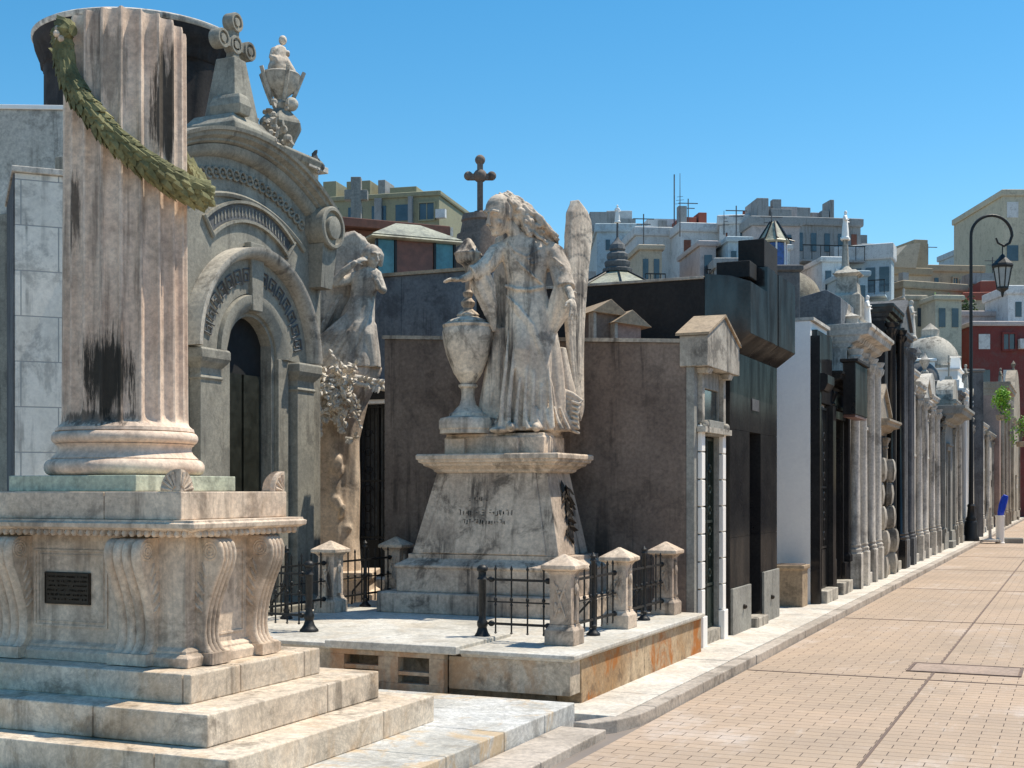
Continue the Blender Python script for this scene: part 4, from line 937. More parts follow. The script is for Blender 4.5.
# ---- the following tombs
tomb(20.47, 22.3, 3.6, M_black, 'black granite tomb with projecting dark canopy box over bronze doors', dh=2.6, dw=.8, trim=M_black, proj=1.3, order='pilaster', dmat=M_bronze)
t = thing('canopy', 'dark boxy granite canopy above the bronze doors beside the white block', 'canopy', tframe(20.6, -3.6))
link('box', MB().box(.1, 1.3, -.40, -.20, 2.93, 3.75), M_black, t, bev=.01); link('fascia', MB().box(.06, 1.34, -.44, -.16, 3.752, 3.80), M_blackrough, t, bev=.006); link('soffit', MB().box(.12, 1.28, -.39, -.21, 2.89, 2.928), M_rglass, t)
t1_ = tomb(22.33, 25.1, 4.55, M_pale, 'ornate pale tomb with twin pink columns, heavy cornice and spired statue', trim=M_pale, order='column4', dh=2.4, proj=2.2, ch=.4, top='flat')
s = MB(); s.prism([(.02, .1, 4.552), (.02, .1, 5.0), (.02, .35, 5.15), (.02, 2.75, 4.6), (.02, 2.75, 4.552)], (2.7, 0, 0)); link('sloping_attic', s, M_blue, t1_, bev=.01)
s = MB(); s.prof(.5, 2.26, -.1, .4, [(0, 4.552), (0, 4.7), (.04, 4.74), (-.1, 4.8), (-.3, 4.98)]); link('parapet', s, M_pale, t1_, bev=.01)
s = MB(); c = 1.7; s.prof(c-.26, c+.26, .0, .5, [(0, 4.8), (0, 5.25), (-.05, 5.3), (-.08, 5.6), (.0, 5.65), (-.1, 5.72)]); s.lathe([(.16, 5.7), (.07, 5.8), (.045, 6.28), (.07, 6.3)], (c, .3), 16); link('spire_base', s, M_lime, t1_, bev=.01)
figure(t1_, c, .3, 6.32, .5, M_white, 'spire_figure')
for x in (2.3,): figure(t1_, x, .0, 4.75, .6, M_white)
tomb(25.14, 26.9, 3.1, M_slate, 'small rusticated tomb with bulging stone blocks and a tan gabled hood', trim=M_tan, order='pilaster', top='gable', dh=1.9, proj=1.8, fin=None)
t = thing('stone_pier', 'pair of stacked bulging stone blocks flanking the small tan hooded tomb', 'pier', tframe(25.14, -3.6))
for x in (.2, 1.5):
    s = MB()
    for k in range(5): q = .10+.05*math.sin(k*1.4+.5); s.prof(x-.13, x+.13, -.14-q, -.09, [(-.03, .07+k*.46), (0, .12+k*.46), (.02, .3+k*.46), (0, .46+k*.46), (-.03, .52+k*.46)], (1, 1, 1, 0))
    link('rusticated_pier', s, M_lime, t, smooth=50)
tomb(26.94, 28.6, 5.5, M_blackrough, 'tall black tomb with mossy topped cornice and dark paired columns', trim=M_black, order='column', dh=2.6, ch=.35)
tomb(28.64, 30.4, 5.2, M_slate, 'slate grey tomb with white marble panel between dark columns', trim=M_slate, order='column4', dh=2.4, top='gable', band=M_white)
tomb(30.44, 31.7, 4.5, M_slate, 'narrow tall grey tomb with pale pilasters and small stone cross', trim=M_pale, order='pilaster', top='stack', fin='cross')
tomb(31.74, 33.2, 4.3, M_pale, 'pale rendered tomb carrying a worn white stone figure', order='column', top='stack', fin='figure', band=M_slate)
tomb(33.24, 34.6, 4.0, M_black, 'black granite tomb with pale gable and bronze door', trim=M_pale, order='pilaster', top='gable', dmat=M_bronze)
tomb(34.64, 36.3, 4.2, M_pale, 'pale stone tomb with arched pediment and urn', order='column', top='arch', fin='urn')
tomb(36.34, 37.8, 3.8, M_slate, 'dark narrow tomb squeezed between pale arched and heavy grey tombs', order='pilaster', top='flat', trim=M_black)
tomb(37.84, 41.3, 4.1, M_grey, 'broad grey tomb with heavy projecting cornice just before the street lamp', order='pilaster', proj=3.2, ch=.5, top='flat', dw=.9, dh=2.6, dmat=M_dgreen, xf=-3.5, dep=3.2)
tomb(41.34, 43.2, 4.5, M_brown, 'dark brown tomb right behind the street lamp with carved shield', order='column', top='arch', fin='cross', trim=M_lime)
tomb(43.24, 45.0, 4.9, M_slate, 'slate tomb with dome beyond the street lamp', order='pilaster', top='dome', trim=M_slate)
tomb(45.04, 47.2, 5.1, M_pale, 'pale tomb with white square attic block high above the blue sack', order='column', top='stack', trim=M_white)
tomb(47.24, 50, 4.3, M_lime, 'limestone tomb behind the waste bin with figure', order='column4', top='gable', fin='figure')
tomb(50.04, 53, 4.8, M_white, 'white painted tomb beside the hanging green shrub', order='pilaster', top='gable', fin='cross')
tomb(53.04, 57, 4.4, M_pale, 'pale tomb under the hanging green shrub', order='column', top='flat', fin='urn')
tomb(57.04, 62, 4.2, M_lime, 'low limestone tomb beyond the shrub', order='pilaster', top='flat')
tomb(62.04, 68, 6.6, M_pink, 'tall reddish brown pillared tomb near the far end of the street', order='column4', top='flat', proj=2.5, ch=.6, trim=M_tan, fin='figure', xf=-3.3)
tomb(68.04, 74, 5.2, M_pale, 'pale tomb at the far end of the street', order='column', top='gable', fin='cross')
tomb(74.04, 82, 5.6, M_tan, 'tan tomb closing the far end of the row', order='pilaster', top='arch', fin='urn', xf=-3.3)
# facing row across the street (out of the picture; it shades and is mirrored by the polished fronts)
o1 = tomb(0, 2.6, 4.6, M_lime, 'limestone tomb on the opposite side of the street', order='pilaster', top='gable', group='tombs on the opposite side', xf=0)
Mo = lambda y: Matrix(((0, 1, 0, 6.6), (-1, 0, 0, y), (0, 0, 1, 0), (0, 0, 0, 1)))
o1.matrix_world = Mo(10); o2 = tomb(0, 3.4, 5.2, M_slate, 'slate tomb on the opposite side of the street', order='column', top='flat', group='tombs on the opposite side', xf=0); o2.matrix_world = Mo(13.5)
for k, y in enumerate((16.2, 22.4, 28.6, 34.8, 41, 47.2, 53.4, 59.6, 65.8, 72)):
    dup(o1, Mo(y), 'limestone tomb on the opposite side of the street'); dup(o2, Mo(y+3.5), 'slate tomb on the opposite side of the street')
# ---------------------------------------------------------------- arched granite tomb on the left
LF = -8.2
at_ = thing('mausoleum', 'grey granite tomb with segmental arched front, greek key band and scroll volutes', 'tomb', tframe(10.15, LF))
def A(y): return y-10.15
Cc = A(11.72)
Ct = A(11.55)
Wf = 2.98; R0 = .42; zs = 3.2; zt = 4.66
def arc_pts(c, z, r, a0, a1, n, b): return [(c+r*math.cos(a0+(a1-a0)*i/n), b, z+r*math.sin(a0+(a1-a0)*i/n)) for i in range(n+1)]
def ring(s, c, z, r0, r1, a0, a1, b0, b1, n=28):
    for i in range(n):
        p = a0+(a1-a0)*i/n; q = a0+(a1-a0)*(i+1)/n
        s.prism([(c+r0*math.cos(p), b0, z+r0*math.sin(p)), (c+r1*math.cos(p), b0, z+r1*math.sin(p)), (c+r1*math.cos(q), b0, z+r1*math.sin(q)), (c+r0*math.cos(q), b0, z+r0*math.sin(q))], (0, b1-b0, 0))
def archring(s, c, z, prof, a0, a1, n=40):          # prof = closed [(r, b)] swept round the arc
    vs = []; fs = []; m_ = len(prof)
    for i in range(n+1):
        a = a0+(a1-a0)*i/n
        for r, b in prof: vs.append((c+r*math.cos(a), b, z+r*math.sin(a)))
    for i in range(n):
        for k in range(m_): fs.append((i*m_+k, i*m_+(k+1) % m_, (i+1)*m_+(k+1) % m_, (i+1)*m_+k))
    fs.append(tuple(range(m_))); fs.append(tuple(range(n*m_, n*m_+m_))); s.add(vs, fs)
# front wall with arched opening: polygon strips either side
s = MB(); RT = 2.7; czt = 5.36-RT                     # big segmental top arc
def topz(x): return czt+math.sqrt(max(0, RT*RT-(x-Ct)**2)) if abs(x-Ct) < 1.5 else czt+math.sqrt(RT*RT-1.5**2)
n = 44
for i in range(n):
    x0 = Wf*i/n; x1 = Wf*(i+1)/n
    def low(x): return .06 if abs(x-Cc) >= .42 else zs+math.sqrt(max(0, .42**2-(x-Cc)**2))
    a, b_ = (low(x0), low(x1))
    xm = (x0+x1)/2
    if abs(xm-Cc) >= .42: a = b_ = .06
    else: a = max(a, zs); b_ = max(b_, zs)
    s.prism([(x0, 0, a), (x1, 0, b_), (x1, 0, topz(x1)), (x0, 0, topz(x0))], (0, .45, 0))
link('front_wall', s, M_arch, at_)
link('body', MB().box(.02, Wf-.02, .46, 3.6, .06, 4.6), M_arch, at_, bev=.01)
s = MB(); aa = math.acos(1.55/RT)
archring(s, Ct, czt, [(RT+.0, .4), (RT+.0, -.08), (RT+.03, -.13), (RT+.05, -.13), (RT+.08, -.19), (RT+.12, -.20), (RT+.125, -.23), (RT+.16, -.24), (RT+.175, .4)], aa-.02, PI-aa+.02)
link('arched_cornice', s, M_arch, at_, smooth=40)
s = MB(); archring(s, Ct, czt, [(RT-.52, -.002), (RT-.52, -.03), (RT-.49, -.045), (RT-.47, -.03), (RT-.47, -.002)], aa+.03, PI-aa-.03); archring(s, Ct, czt, [(RT-.12, -.002), (RT-.1, -.05), (RT-.06, -.09), (RT, -.1), (RT, -.002)], aa, PI-aa); link('arch_moulding', s, M_arch, at_, smooth=40)
s = MB()
for k in range(21):                                   # flower and leaf frieze
    a = aa+.12+(PI-2*aa-.24)*k/20; x = Ct+(RT-.28)*math.cos(a); z = czt+(RT-.28)*math.sin(a)
    s.lathe([(.001, 0), (.02, .02), (.055, .03), (.065, .0)], (0, 0), 10) if 0 else None
    s.tube([(x+.055*math.cos(t*.7), -.02, z+.055*math.sin(t*.7)) for t in range(9)], .014, 6); s.ell((x, -.015, z), (.02, .025, .02), None, 7, 5)
link('carved_frieze', s, M_arch, at_)
# sunk curved panel
s = MB(); archring(s, Cc, 3.55, [(1.10, -.004), (1.26, -.004), (1.26, .02), (1.10, .02)], PI*.29, PI*.71); link('curved_panel', s, M_slate, at_)
s = MB(); 
for r in (1.08, 1.28): archring(s, Cc, 3.55, [(r-.015, -.002), (r-.015, -.04), (r+.015, -.04), (r+.015, -.002)], PI*.28, PI*.72)
for r_ in (PI*.28, PI*.72): s.tube([(Cc+1.05*math.cos(r_), -.02, 3.55+1.05*math.sin(r_)), (Cc+1.31*math.cos(r_), -.02, 3.55+1.31*math.sin(r_))], .022, 6)
for k in range(22):
    a = PI*.68-(PI*.36)*k/21; s.box(Cc+1.18*math.cos(a)-.008, Cc+1.18*math.cos(a)+.008, -.012, -.002, 3.55+1.18*math.sin(a)-.045, 3.55+1.18*math.sin(a)+.045)
link('panel_frame', s, M_arch, at_)
# archivolt with greek key
s = MB(); archring(s, Cc, zs, [(1.02, -.002), (1.02, -.10), (1.05, -.17), (1.1, -.2), (1.14, -.2), (1.15, -.002)], .0, PI); link('hood_moulding', s, M_lime, at_, smooth=40)
s = MB(); archring(s, Cc, zs, [(.66, -.002), (.66, -.05), (1.018, -.06), (1.018, -.002)], .0, PI); archring(s, Cc, zs, [(.46, -.002), (.46, -.03), (.56, -.09), (.64, -.09), (.658, -.002)], 0, PI); link('archivolt', s, M_arch, at_, smooth=40)
s = MB()
for k in range(15):
    if k == 7: continue
    a = .14+(PI-.28)*(k+.5)/15; c0 = Vector((Cc+.84*math.cos(a), -.068, zs+.84*math.sin(a))); r = Vector((math.cos(a), 0, math.sin(a))); u = Vector((-math.sin(a), 0, math.cos(a)))
    K = [(-.06, -.08), (-.06, .08), (.05, .08), (.05, -.045), (-.02, -.045), (-.02, .03), (.015, .03)]
    for p, q in zip(K, K[1:]): s.tube([c0+u*p[0]+r*p[1], c0+u*q[0]+r*q[1]], .010, 4)
link('greek_key', s, M_slate, at_)
s = MB(); s.prism([(Cc-.09, -.1, zs+.47), (Cc+.09, -.1, zs+.47), (Cc+.13, -.1, zs+1.2), (Cc-.13, -.1, zs+1.2)], (0, .09, 0)); link('keystone', s, M_arch, at_, bev=.01)
for sg in (-1, 1):
    x = Cc+sg*.88; s = MB(); s.prof(x-.17, x+.17, -.14, -.002, [(.05, .06), (.05, .5), (0, .56), (0, 2.86), (.02, 2.88), (0, 2.92), (0, 2.98), (.05, 3.04), (.07, 3.08), (.07, 3.16), (.05, 3.18)], (1, 1, 1, 0)); link('pilaster', s, M_arch, at_, bev=.006)
    s = MB(); x = Cc+sg*.55; s.prof(x-.1, x+.1, -.06, -.002, [(0, .06), (0, zs)], (1, 1, 1, 0)); link('door_jamb', s, M_arch, at_, bev=.006)
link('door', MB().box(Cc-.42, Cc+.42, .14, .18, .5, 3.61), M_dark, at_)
s = MB(); s.box(Cc-.34, Cc-.02, .10, .138, .6, 3.0); s.box(Cc+.02, Cc+.34, .10, .138, .6, 3.0); link('door_leaf', s, plain('olive_metal', (.028, .030, .022), .5, .3, .3), at_); link('doorstep', MB().box(Cc-.6, Cc+.6, -.4, .3, .06, .5), M_arch, at_, bev=.01)
for sg in (-1, 1):                                    # volutes at the feet of the arch
    x = Ct+sg*1.40+.08; s = MB()
    old = s.M; s.M = Matrix.Translation((x, 0, 4.80)) @ Matrix.Scale(.8, 4) @ Matrix.Rotation(PI/2, 4, 'X')
    s.lathe([(.30, -.15), (.31, .3), (.29, .32), (.25, .32), (.24, .27), (.17, .27), (.16, .33), (.10, .34), (.05, .35)], seg=36); s.M = old
    s.prism([(x-.14, -.16, 4.1), (x+.1, -.16, 4.1), (x+.15, -.2, 4.6), (x-.16, -.2, 4.6)], (0, .4, 0))
    link('volute', s, M_arch, at_, smooth=40)
s = MB(); s.prof(Cc-.42, Cc+.32, -.1, .6, [(0, 5.4), (0, 5.62), (-.06, 5.68), (-.1, 5.74)]); frus(s, (Cc-.25, Cc+.2, .02, .42), 5.74, (Cc-.15, Cc+.06, .1, .34), 6.4); s.prof(Cc-.28, Cc-.1, -.06, .3, [(.0, 5.74), (.02, 5.84), (0, 5.92), (-.02, 5.96)]); link('cross_base', s, M_arch, at_, bev=.01)
cr_ = MB(Matrix.Translation((Cc-.04, .2, 6.56)) @ Matrix.Scale(.78, 4) @ Matrix.Rotation(.0, 4, 'Z'))
old = cr_.M
def disc(s, x, z, r, t):
    o = s.M; s.M = o @ Matrix.Translation((x, 0, z)) @ Matrix.Rotation(PI/2, 4, 'X')
    s.lathe([(r*.94, -t), (r, -t+.02), (r, t-.02), (r*.94, t), (r*.72, t), (r*.68, t-.03), (r*.45, t-.03), (r*.4, t), (r*.15, t)], seg=24); s.M = o
for x, z in ((0, 0), (-.31, .0), (.31, .0), (0, .31), (0, -.29)): disc(cr_, x, z, .135 if (x, z) != (0, 0) else .13, .085 if x or z else .075)
cr_.box(-.27, .27, -.06, .06, -.06, .06); cr_.box(-.065, .065, -.06, .06, -.42, .27); link('ringed_cross', cr_, M_arch, at_, smooth=40)
# side attic (sloping block behind the arch)
s = MB(); s.prism([(0, .46, 4.602), (Wf, .46, 4.602), (Wf, .46, 4.7), (Cc+.5, .46, 5.40), (Cc-.6, .46, 5.40), (0, .46, 5.1)], (0, .8, 0)); link('attic', s, M_arch, at_, bev=.01)
# pinnacle with urn and little seated angel
pnx = A(12.62)
pn_ = thing('pinnacle', 'stone pinnacle of bowl, six sided block and flowers on the arched tomb corner', 'pinnacle', tframe(10.15, LF) @ Matrix.Translation((0, 0, .16)))
x = pnx+.05; b = .25
s = MB(); s.prof(x-.25, x+.30, b-.2, b+.5, [(0, 4.6), (0, 5.25), (.04, 5.3), (.1, 5.36), (.12, 5.42), (.1, 5.45)]); link('base', s, M_arch, pn_, bev=.008)
s = MB(); s.lathe([(.14, 5.45), (.14, 5.54), (.16, 5.57), (.26, 5.76), (.27, 5.79), (.25, 5.83), (.13, 5.95), (.09, 5.97)], (x, b), 6); link('block', s, M_arch, pn_)
s = MB(); s.lathe([(.06, 5.95), (.09, 6.0), (.10, 6.03), (.06, 6.08), (.08, 6.12), (.17, 6.2), (.21, 6.28), (.22, 6.34), (.23, 6.37), (.21, 6.39), (.05, 6.38)], (x, b), 28); s.ell((x, b-.15, 6.02), .08)
for k in range(5):
    a = k*2*PI/5+.3; s.tube([(x+.12*math.cos(a), b+.12*math.sin(a), 6.05), (x+.18*math.cos(a), b+.18*math.sin(a), 6.2), (x+.27*math.cos(a), b+.27*math.sin(a), 6.42)], [.022, .028, .024], 5)
link('bowl', s, M_lime, pn_, smooth=40)
s = MB(Matrix.Translation((x-.02, b, 6.39)) @ Matrix.Scale(.85, 4))
s.ell((0, 0, .06), (.19, .15, .1)); s.tube([(-.15, 0, .1), (.0, -.05, .14), (.15, -.08, .02), (.06, -.12, -.02)], [.09, .11, .09, .05], 10); s.tube([(-.03, 0, .12), (.0, 0, .25), (.03, 0, .36)], [.10, .09, .075], 12); s.ell((.05, -.02, .46), (.055, .06, .07)); s.tube([(.08, 0, .34), (.14, -.05, .27), (.06, -.1, .3)], [.035, .03, .025], 8); s.tube([(-.02, 0, .35), (-.1, .03, .3), (-.18, .04, .16)], [.04, .06, .02], 8, .5)
sculpt('seated_figure', s, M_statue, pn_, .015, 1)
rr = random.Random(5)
for cx0, cz0, dx, dz in ((x-.36, 5.56, .26, .34), (x+.38, 5.5, .16, .08)):
    s = MB()
    for k in range(70):
        q = (cx0+rr.gauss(0, dx*.42), b-.05+rr.gauss(0, .12), cz0+abs(rr.gauss(0, dz*.55))-.12)
        s.ell(q, rr.uniform(.025, .055), u=7, v=5)
        s.leaf(q, (rr.uniform(-1, 1), rr.uniform(-1, 0), rr.uniform(-1, 1)), (rr.uniform(-1, 1), -1, .3), .12, .07)
    link('flower_cluster', s, M_lime if cx0 < x else M_slate, pn_, smooth=30)
s = MB(); s.box(x-.5, x-.15, b-.3, b+.2, 5.36, 5.4); s.box(x+.14, x+.56, b-.3, b+.3, 5.33, 5.40); s.box(x+.2, x+.5, b-.2, b+.3, 4.4, 5.328); link('shelf', s, M_pale, pn_, bev=.006)

# ---- black drum canopy of the tomb behind the column
dx_, dy_ = W(141, 16.6)
dt_ = thing('domed_mausoleum', 'tomb topped by a blackened round drum with wide leafy rim behind the column', 'tomb', frame(dx_, dy_))
link('body', MB().box(-1.5, .9, -1.3, 1.6, .06, 5.8), M_lime, dt_, bev=.01)
M_soot = stone('sooty_stone', (.022, .019, .019), (.045, .038, .036), .4, streak=.6, big=3)
s = MB(); s.lathe([(1.26, 5.8), (1.26, 5.9), (1.19, 5.94), (1.17, 6.0), (1.17, 6.97), (1.18, 7.0)], seg=72, fn=lambda r, t, z: r*(1-.025*(math.sin(t*12) > .2)) if 5.95 < z < 6.99 else r); link('drum', s, M_soot, dt_, smooth=30)
s = MB(); s.lathe([(1.17, 7.001), (1.19, 7.02), (1.2, 7.1), (1.24, 7.2), (1.28, 7.25), (1.29, 7.3), (1.3, 7.36)], seg=144, fn=lambda r, t, z: r*(1+.018*math.sin(t*46)) if z < 7.24 else r); link('leafy_rim', s, M_soot, dt_, smooth=50)
s = MB(); s.lathe([(1.305, 7.361), (1.32, 7.38), (1.32, 7.42), (1.27, 7.45), (1.0, 7.49), (.1, 7.5)], seg=72); link('sunlit_rim_top', s, M_pale, dt_, smooth=40)  # sunlit upper edge of the dark rim, its brightness painted as a pale colour
# ---- white ashlar block and the rendered block behind it
wb = thing('mausoleum', 'side of a white ashlar block tomb left of the fluted column', 'tomb', frame(-9.0, 9.15, 0, math.radians(47)))
link('wall', MB().box(0, 1.45, 0, 1.6, .06, 4.68), M_white2, wb, bev=.008)
link('coping', MB().box(-.03, 1.48, -.03, 1.63, 4.682, 4.74), M_pale, wb, bev=.008)
link('side_strip', MB().box(-.012, -.002, .02, 1.58, .06, 4.67), M_slate, wb)
gb = thing('mausoleum', 'taller pale grey rendered block behind the white ashlar tomb', 'tomb', frame(*W(50, 14.6), 0, YAW+.05))
link('wall', MB().box(-2.2, .3, 0, 1.6, .06, H(110, 14.6)), M_pale, gb, bev=.01); link('coping', MB().box(-2.22, .32, -.02, 1.6, H(110, 14.6)+.002, H(108, 14.6)+.03), M_white, gb, bev=.006)

# ---- tomb with blue grey wall, iron door and glazed roof lantern
bw = thing('mausoleum', 'blue grey stuccoed tomb with ornate iron door and glazed brown roof lantern', 'tomb', frame(-9.95, 16.6))
hB = 4.85
s = MB(); s.box(0, .18, 0, .3, .06, hB); s.box(.95, 2.4, 0, .3, .06, hB); s.box(.18, .95, 0, .3, 3.0, hB); s.box(0, 2.4, .3, 4, .06, hB); link('wall', s, M_blue, bw, bev=.01)
link('coping', MB().box(-.02, 2.42, -.03, .6, hB+.002, hB+.05), M_warmroof, bw)
s = MB(); s.box(.02, .20, -.14, -.002, .06, 3.0); s.box(.95, 1.02, -.14, -.002, .06, 3.0); s.box(-.1, 1.0, -.16, -.002, 3.002, 3.35); link('door_surround', s, M_white, bw, bev=.006)
grille(bw, .2, .95, .0, .5, 2.99, M_door, 5); link('sign_plate', MB().box(.42, .9, -.18, -.162, 3.06, 3.24), M_door, bw); link('doorstep', MB().box(-.2, 1.3, -.7, -.145, .06, .5), M_pale, bw, bev=.01)
M0 = bw.matrix_world.copy()
lx, ly = W(405, 20.2); 
rl_ = thing('roof_lantern', 'glazed lantern with brown panels, teal glass and red brown flat roof', 'lantern', frame(lx, ly, hB-.02, YAW+.42), None)
s = MB(); s.prof(-.68, .68, -.55, .55, [(0, 0), (0, .12)]); link('sill', s, M_warmroof, rl_)
zb, ztp = H(275, 20.2)-hB+.12, H(246, 20.2)-hB
zb = .12
for i, (x0, x1, m) in enumerate(((-.62, -.33, M_tglass), (-.33, .30, M_rglass), (.30, .62, M_tglass))): link('pane', MB().box(x0+.02, x1-.02, -.5, -.48, zb+.01, ztp), m, rl_)
for i, (x0, x1, m) in enumerate(((-.5, -.1, M_tglass), (-.1, .5, M_rglass))): link('pane', MB().box(.60, .62, x0+.02, x1-.02, zb+.01, ztp), m, rl_)
s = MB()
for x in (-.64, -.345, .285, .61): s.box(x, x+.035, -.52, -.46, zb, ztp)
for y in (-.12, .47): s.box(.585, .64, y, y+.035, zb, ztp)
s.box(-.64, .64, -.46, .5, zb, zb+.01); link('frame', s, M_door, rl_)
s = MB(); s.prof(-.7, .7, -.58, .58, [(0, ztp+.001), (.05, ztp+.02), (0, ztp+.06)]); frus(s, (-.72, .72, -.6, .6), ztp+.06, (-.2, .2, -.15, .15), ztp+.33); link('glass_roof', s, M_gglass, rl_)
s = MB(); s.box(-.9, .75, .62, 1.6, .0, ztp+.12); s.box(-1.05, .95, .5, 1.7, ztp+.36, ztp+.5); s.box(-.7, .7, .7, 1.5, ztp+.12, ztp+.36); link('rear_roof', s, plain('red_brown_roof', (.17, .075, .055), .8, 0, .3), rl_, bev=.01)
link('roof_fascia', MB().box(.953, 1.0, .5, 1.7, ztp+.34, ztp+.48), M_pale, rl_)

# ---- other things on roofs behind
def roof_tomb(px0, px1, py, d, m, label, a=0, dep=3, cat='tomb', name='mausoleum', cope=None):
    x, y = W((px0+px1)/2, d); w = (px1-px0)/FOC*d/2
    t = thing(name, label, cat, frame(x, y, 0, YAW+a)); h = H(py, d)
    link('wall', MB().box(-w, w, 0, dep, .06, h), m, t, bev=.012); link('coping', MB().prof(-w, w, 0, dep, [(0, h+.002), (.05, h+.03), (.05, h+.1), (0, h+.12)]), cope or m, t, bev=.01)
    return t, h+.12, w
t, h, w = roof_tomb(446, 575, 262, 21.5, M_brown, 'brown tomb body behind the big angel under the bell dome')
d = 21.0; x0 = (478-510.5)/FOC*d
s = MB(); s.lathe([(.5, h+.001), (.46, h+.1), (.40, h+.5), (.36, H(215, d)-.1), (.31, H(205, d)), (.33, H(203, d)), (.30, H(197, d)), (.14, H(195, d)), (.1, H(193, d))], (x0, .9), 32); link('bell_dome', s, M_brown, t, smooth=40)
s = MB(); cross(s, x0, .9, H(194, d), H(138, d)-H(194, d), .42, .1)
for z in (H(138, d), ): s.ell((x0, .9, z), .09)
for sg in (-1, 1): s.ell((x0+sg*.2, .9, H(155, d)), .08)
s.ell((x0, .9, H(155, d)), .12); link('cross', s, M_brown, t, smooth=40)
t, h, w = roof_tomb(318, 372, 232, 24, M_slate, 'grey tomb behind the smaller angel with a plain stone cross', cope=M_lime)
s = MB(); s.prof(-.22, .22, .1, .5, [(.05, h), (0, h+.1)]); z = h+.1; s.box(.08, .27, .2, .38, z, H(174, 24)); s.box(-.04, .39, .205, .375, H(197, 24), H(187, 24)); link('cross', s, M_grey, t, bev=.01)
# pyramid glass roof with finial and figure
t, h, w = roof_tomb(592, 684, 292, 25, M_blackrough, 'tomb with octagonal green glass pyramid roof and tiered stone finial', cope=M_warmroof)
cx = (622-638)/FOC*25
s = MB(); s.lathe([(1.0, h+.001), (1.0, h+.06), (.95, h+.08), (.28, h+.42), (.25, h+.44)], (cx, 1.1), 8); link('glass_roof', s, M_gglass, t)
s = MB()
for k in range(8): a = 2*PI*(k)/8; s.tube([(cx+.99*math.sin(a), 1.1-.99*math.cos(a), h+.075), (cx+.27*math.sin(a), 1.1-.27*math.cos(a), h+.44)], .018, 5)
link('roof_ribs', s, M_door, t)
z = h+.44; s = MB(); s.lathe([(.30, z), (.31, z+.06), (.24, z+.09), (.26, z+.14), (.27, z+.2), (.2, z+.24), (.22, z+.3), (.22, z+.36), (.14, z+.42), (.17, z+.46), (.15, z+.55), (.08, z+.62), (.05, z+.66), (.025, z+.7), (.02, z+1.0)], (cx, 1.1), 10); link('finial', s, M_slate, t)
figure(t, cx, 1.1, z+1.02, .34, M_white, 'finial_figure')
# roof dormer shapes behind brown wall
for i, (p, l, mm) in enumerate(((604, 'small tan stone gabled ridge on a roof beside the angel wing', M_brown), (625, 'second small gabled stone ridge nearest the black wall', M_pink))):
    t = thing('roof_dormer', l, 'dormer', cam_frame(p, 14.7, 0, .35), 'small gabled dormers on the low roof'); z0 = H(345, 14.7)
    link('body', MB().box(-.15, .15, -.1, .5, 2.9, z0+.35-.12*i), mm, t); s = MB(); s.prism([(-.22, -.16, z0+.352-.12*i), (.26, -.16, z0+.352-.12*i-.04), (.02, -.16, z0+.5-.12*i)], (0, .8, 0)); link('roof', s, M_warmroof, t, bev=.004)
    link('jamb', MB().box(-.19, -.155, -.14, -.0, 2.9, z0+.35-.12*i), M_lime, t)
link_ = thing('roof_slab', 'low flat roof behind the brown side wall', 'roof', frame(-5.6, 14.05)); link('slab', MB().box(-1.8, .8, -.2, .52, .06, 3.2), M_warmroof, link_)
# blue lantern and shell dome behind the black granite tomb
t, h, w = roof_tomb(772, 828, 312, 23.5, M_slate, 'grey tomb carrying a rough shell textured dome above the white block')
s = MB(); s.lathe([(.60, h), (.62, h+.05)]+[(.60*math.cos(a*PI/20), h+.06+.68*math.sin(a*PI/20)) for a in range(10)]+[(.04, h+.745)], (0, .8), 48, fn=lambda r, t, z: r*(1+.05*noise.noise(Vector((math.sin(t)*9, math.cos(t)*9, z*14))))); link('shell_dome', s, M_moss, t, smooth=True)
t, h, w = roof_tomb(764, 800, 272, 19.2+1.9, M_slate, 'slim grey tomb under the small blue glazed lantern', dep=1.5)
d = 21.1; s = MB()
cx = (780-782)/FOC*d
s = MB(); s.lathe([(.21, h), (.21, h+.42)], (cx, .5), 8); ln = link('blue_glazing', s, M_bglass, t)
s = MB()
for k in range(8): a = 2*PI*k/8; s.tube([(cx+.215*math.sin(a), .5-.215*math.cos(a), h), (cx+.215*math.sin(a), .5-.215*math.cos(a), h+.43)], .014, 5)
link('lantern_frame', s, M_white, t)
s = MB(); s.lathe([(.25, h+.43), (.27, h+.46), (.25, h+.48), (.08, h+.76), (.03, h+.8)], (cx, .5), 8); link('lantern_roof', s, M_gglass, t)
s = MB()
for k in range(8): a = 2*PI*k/8; s.tube([(cx+.06*math.sin(a), .5-.06*math.cos(a), h+.80), (cx+.25*math.sin(a), .5-.25*math.cos(a), h+.50), (cx+.35*math.sin(a), .5-.35*math.cos(a), h+.47)], .014, 5)
link('roof_ribs', s, M_door, t)
t, h, w = roof_tomb(915, 985, 372, 46, M_slate, 'slate tomb with broad low ribbed dome rising over the row', dep=4, a=.1)
s = MB(); s.lathe([(1.0, h), (1.05, h+.15)]+[(1.02*math.cos(a*PI/20), h+.2+1.1*math.sin(a*PI/20)) for a in range(9)]+[(.3, h+1.32), (.32, h+1.5), (.2, h+1.6), (.02, h+1.75)], (-.2, 1.2), 32, fn=lambda r, t, z: r*(1+.012*math.cos(t*16))); link('ribbed_dome', s, M_lime, t, smooth=40)
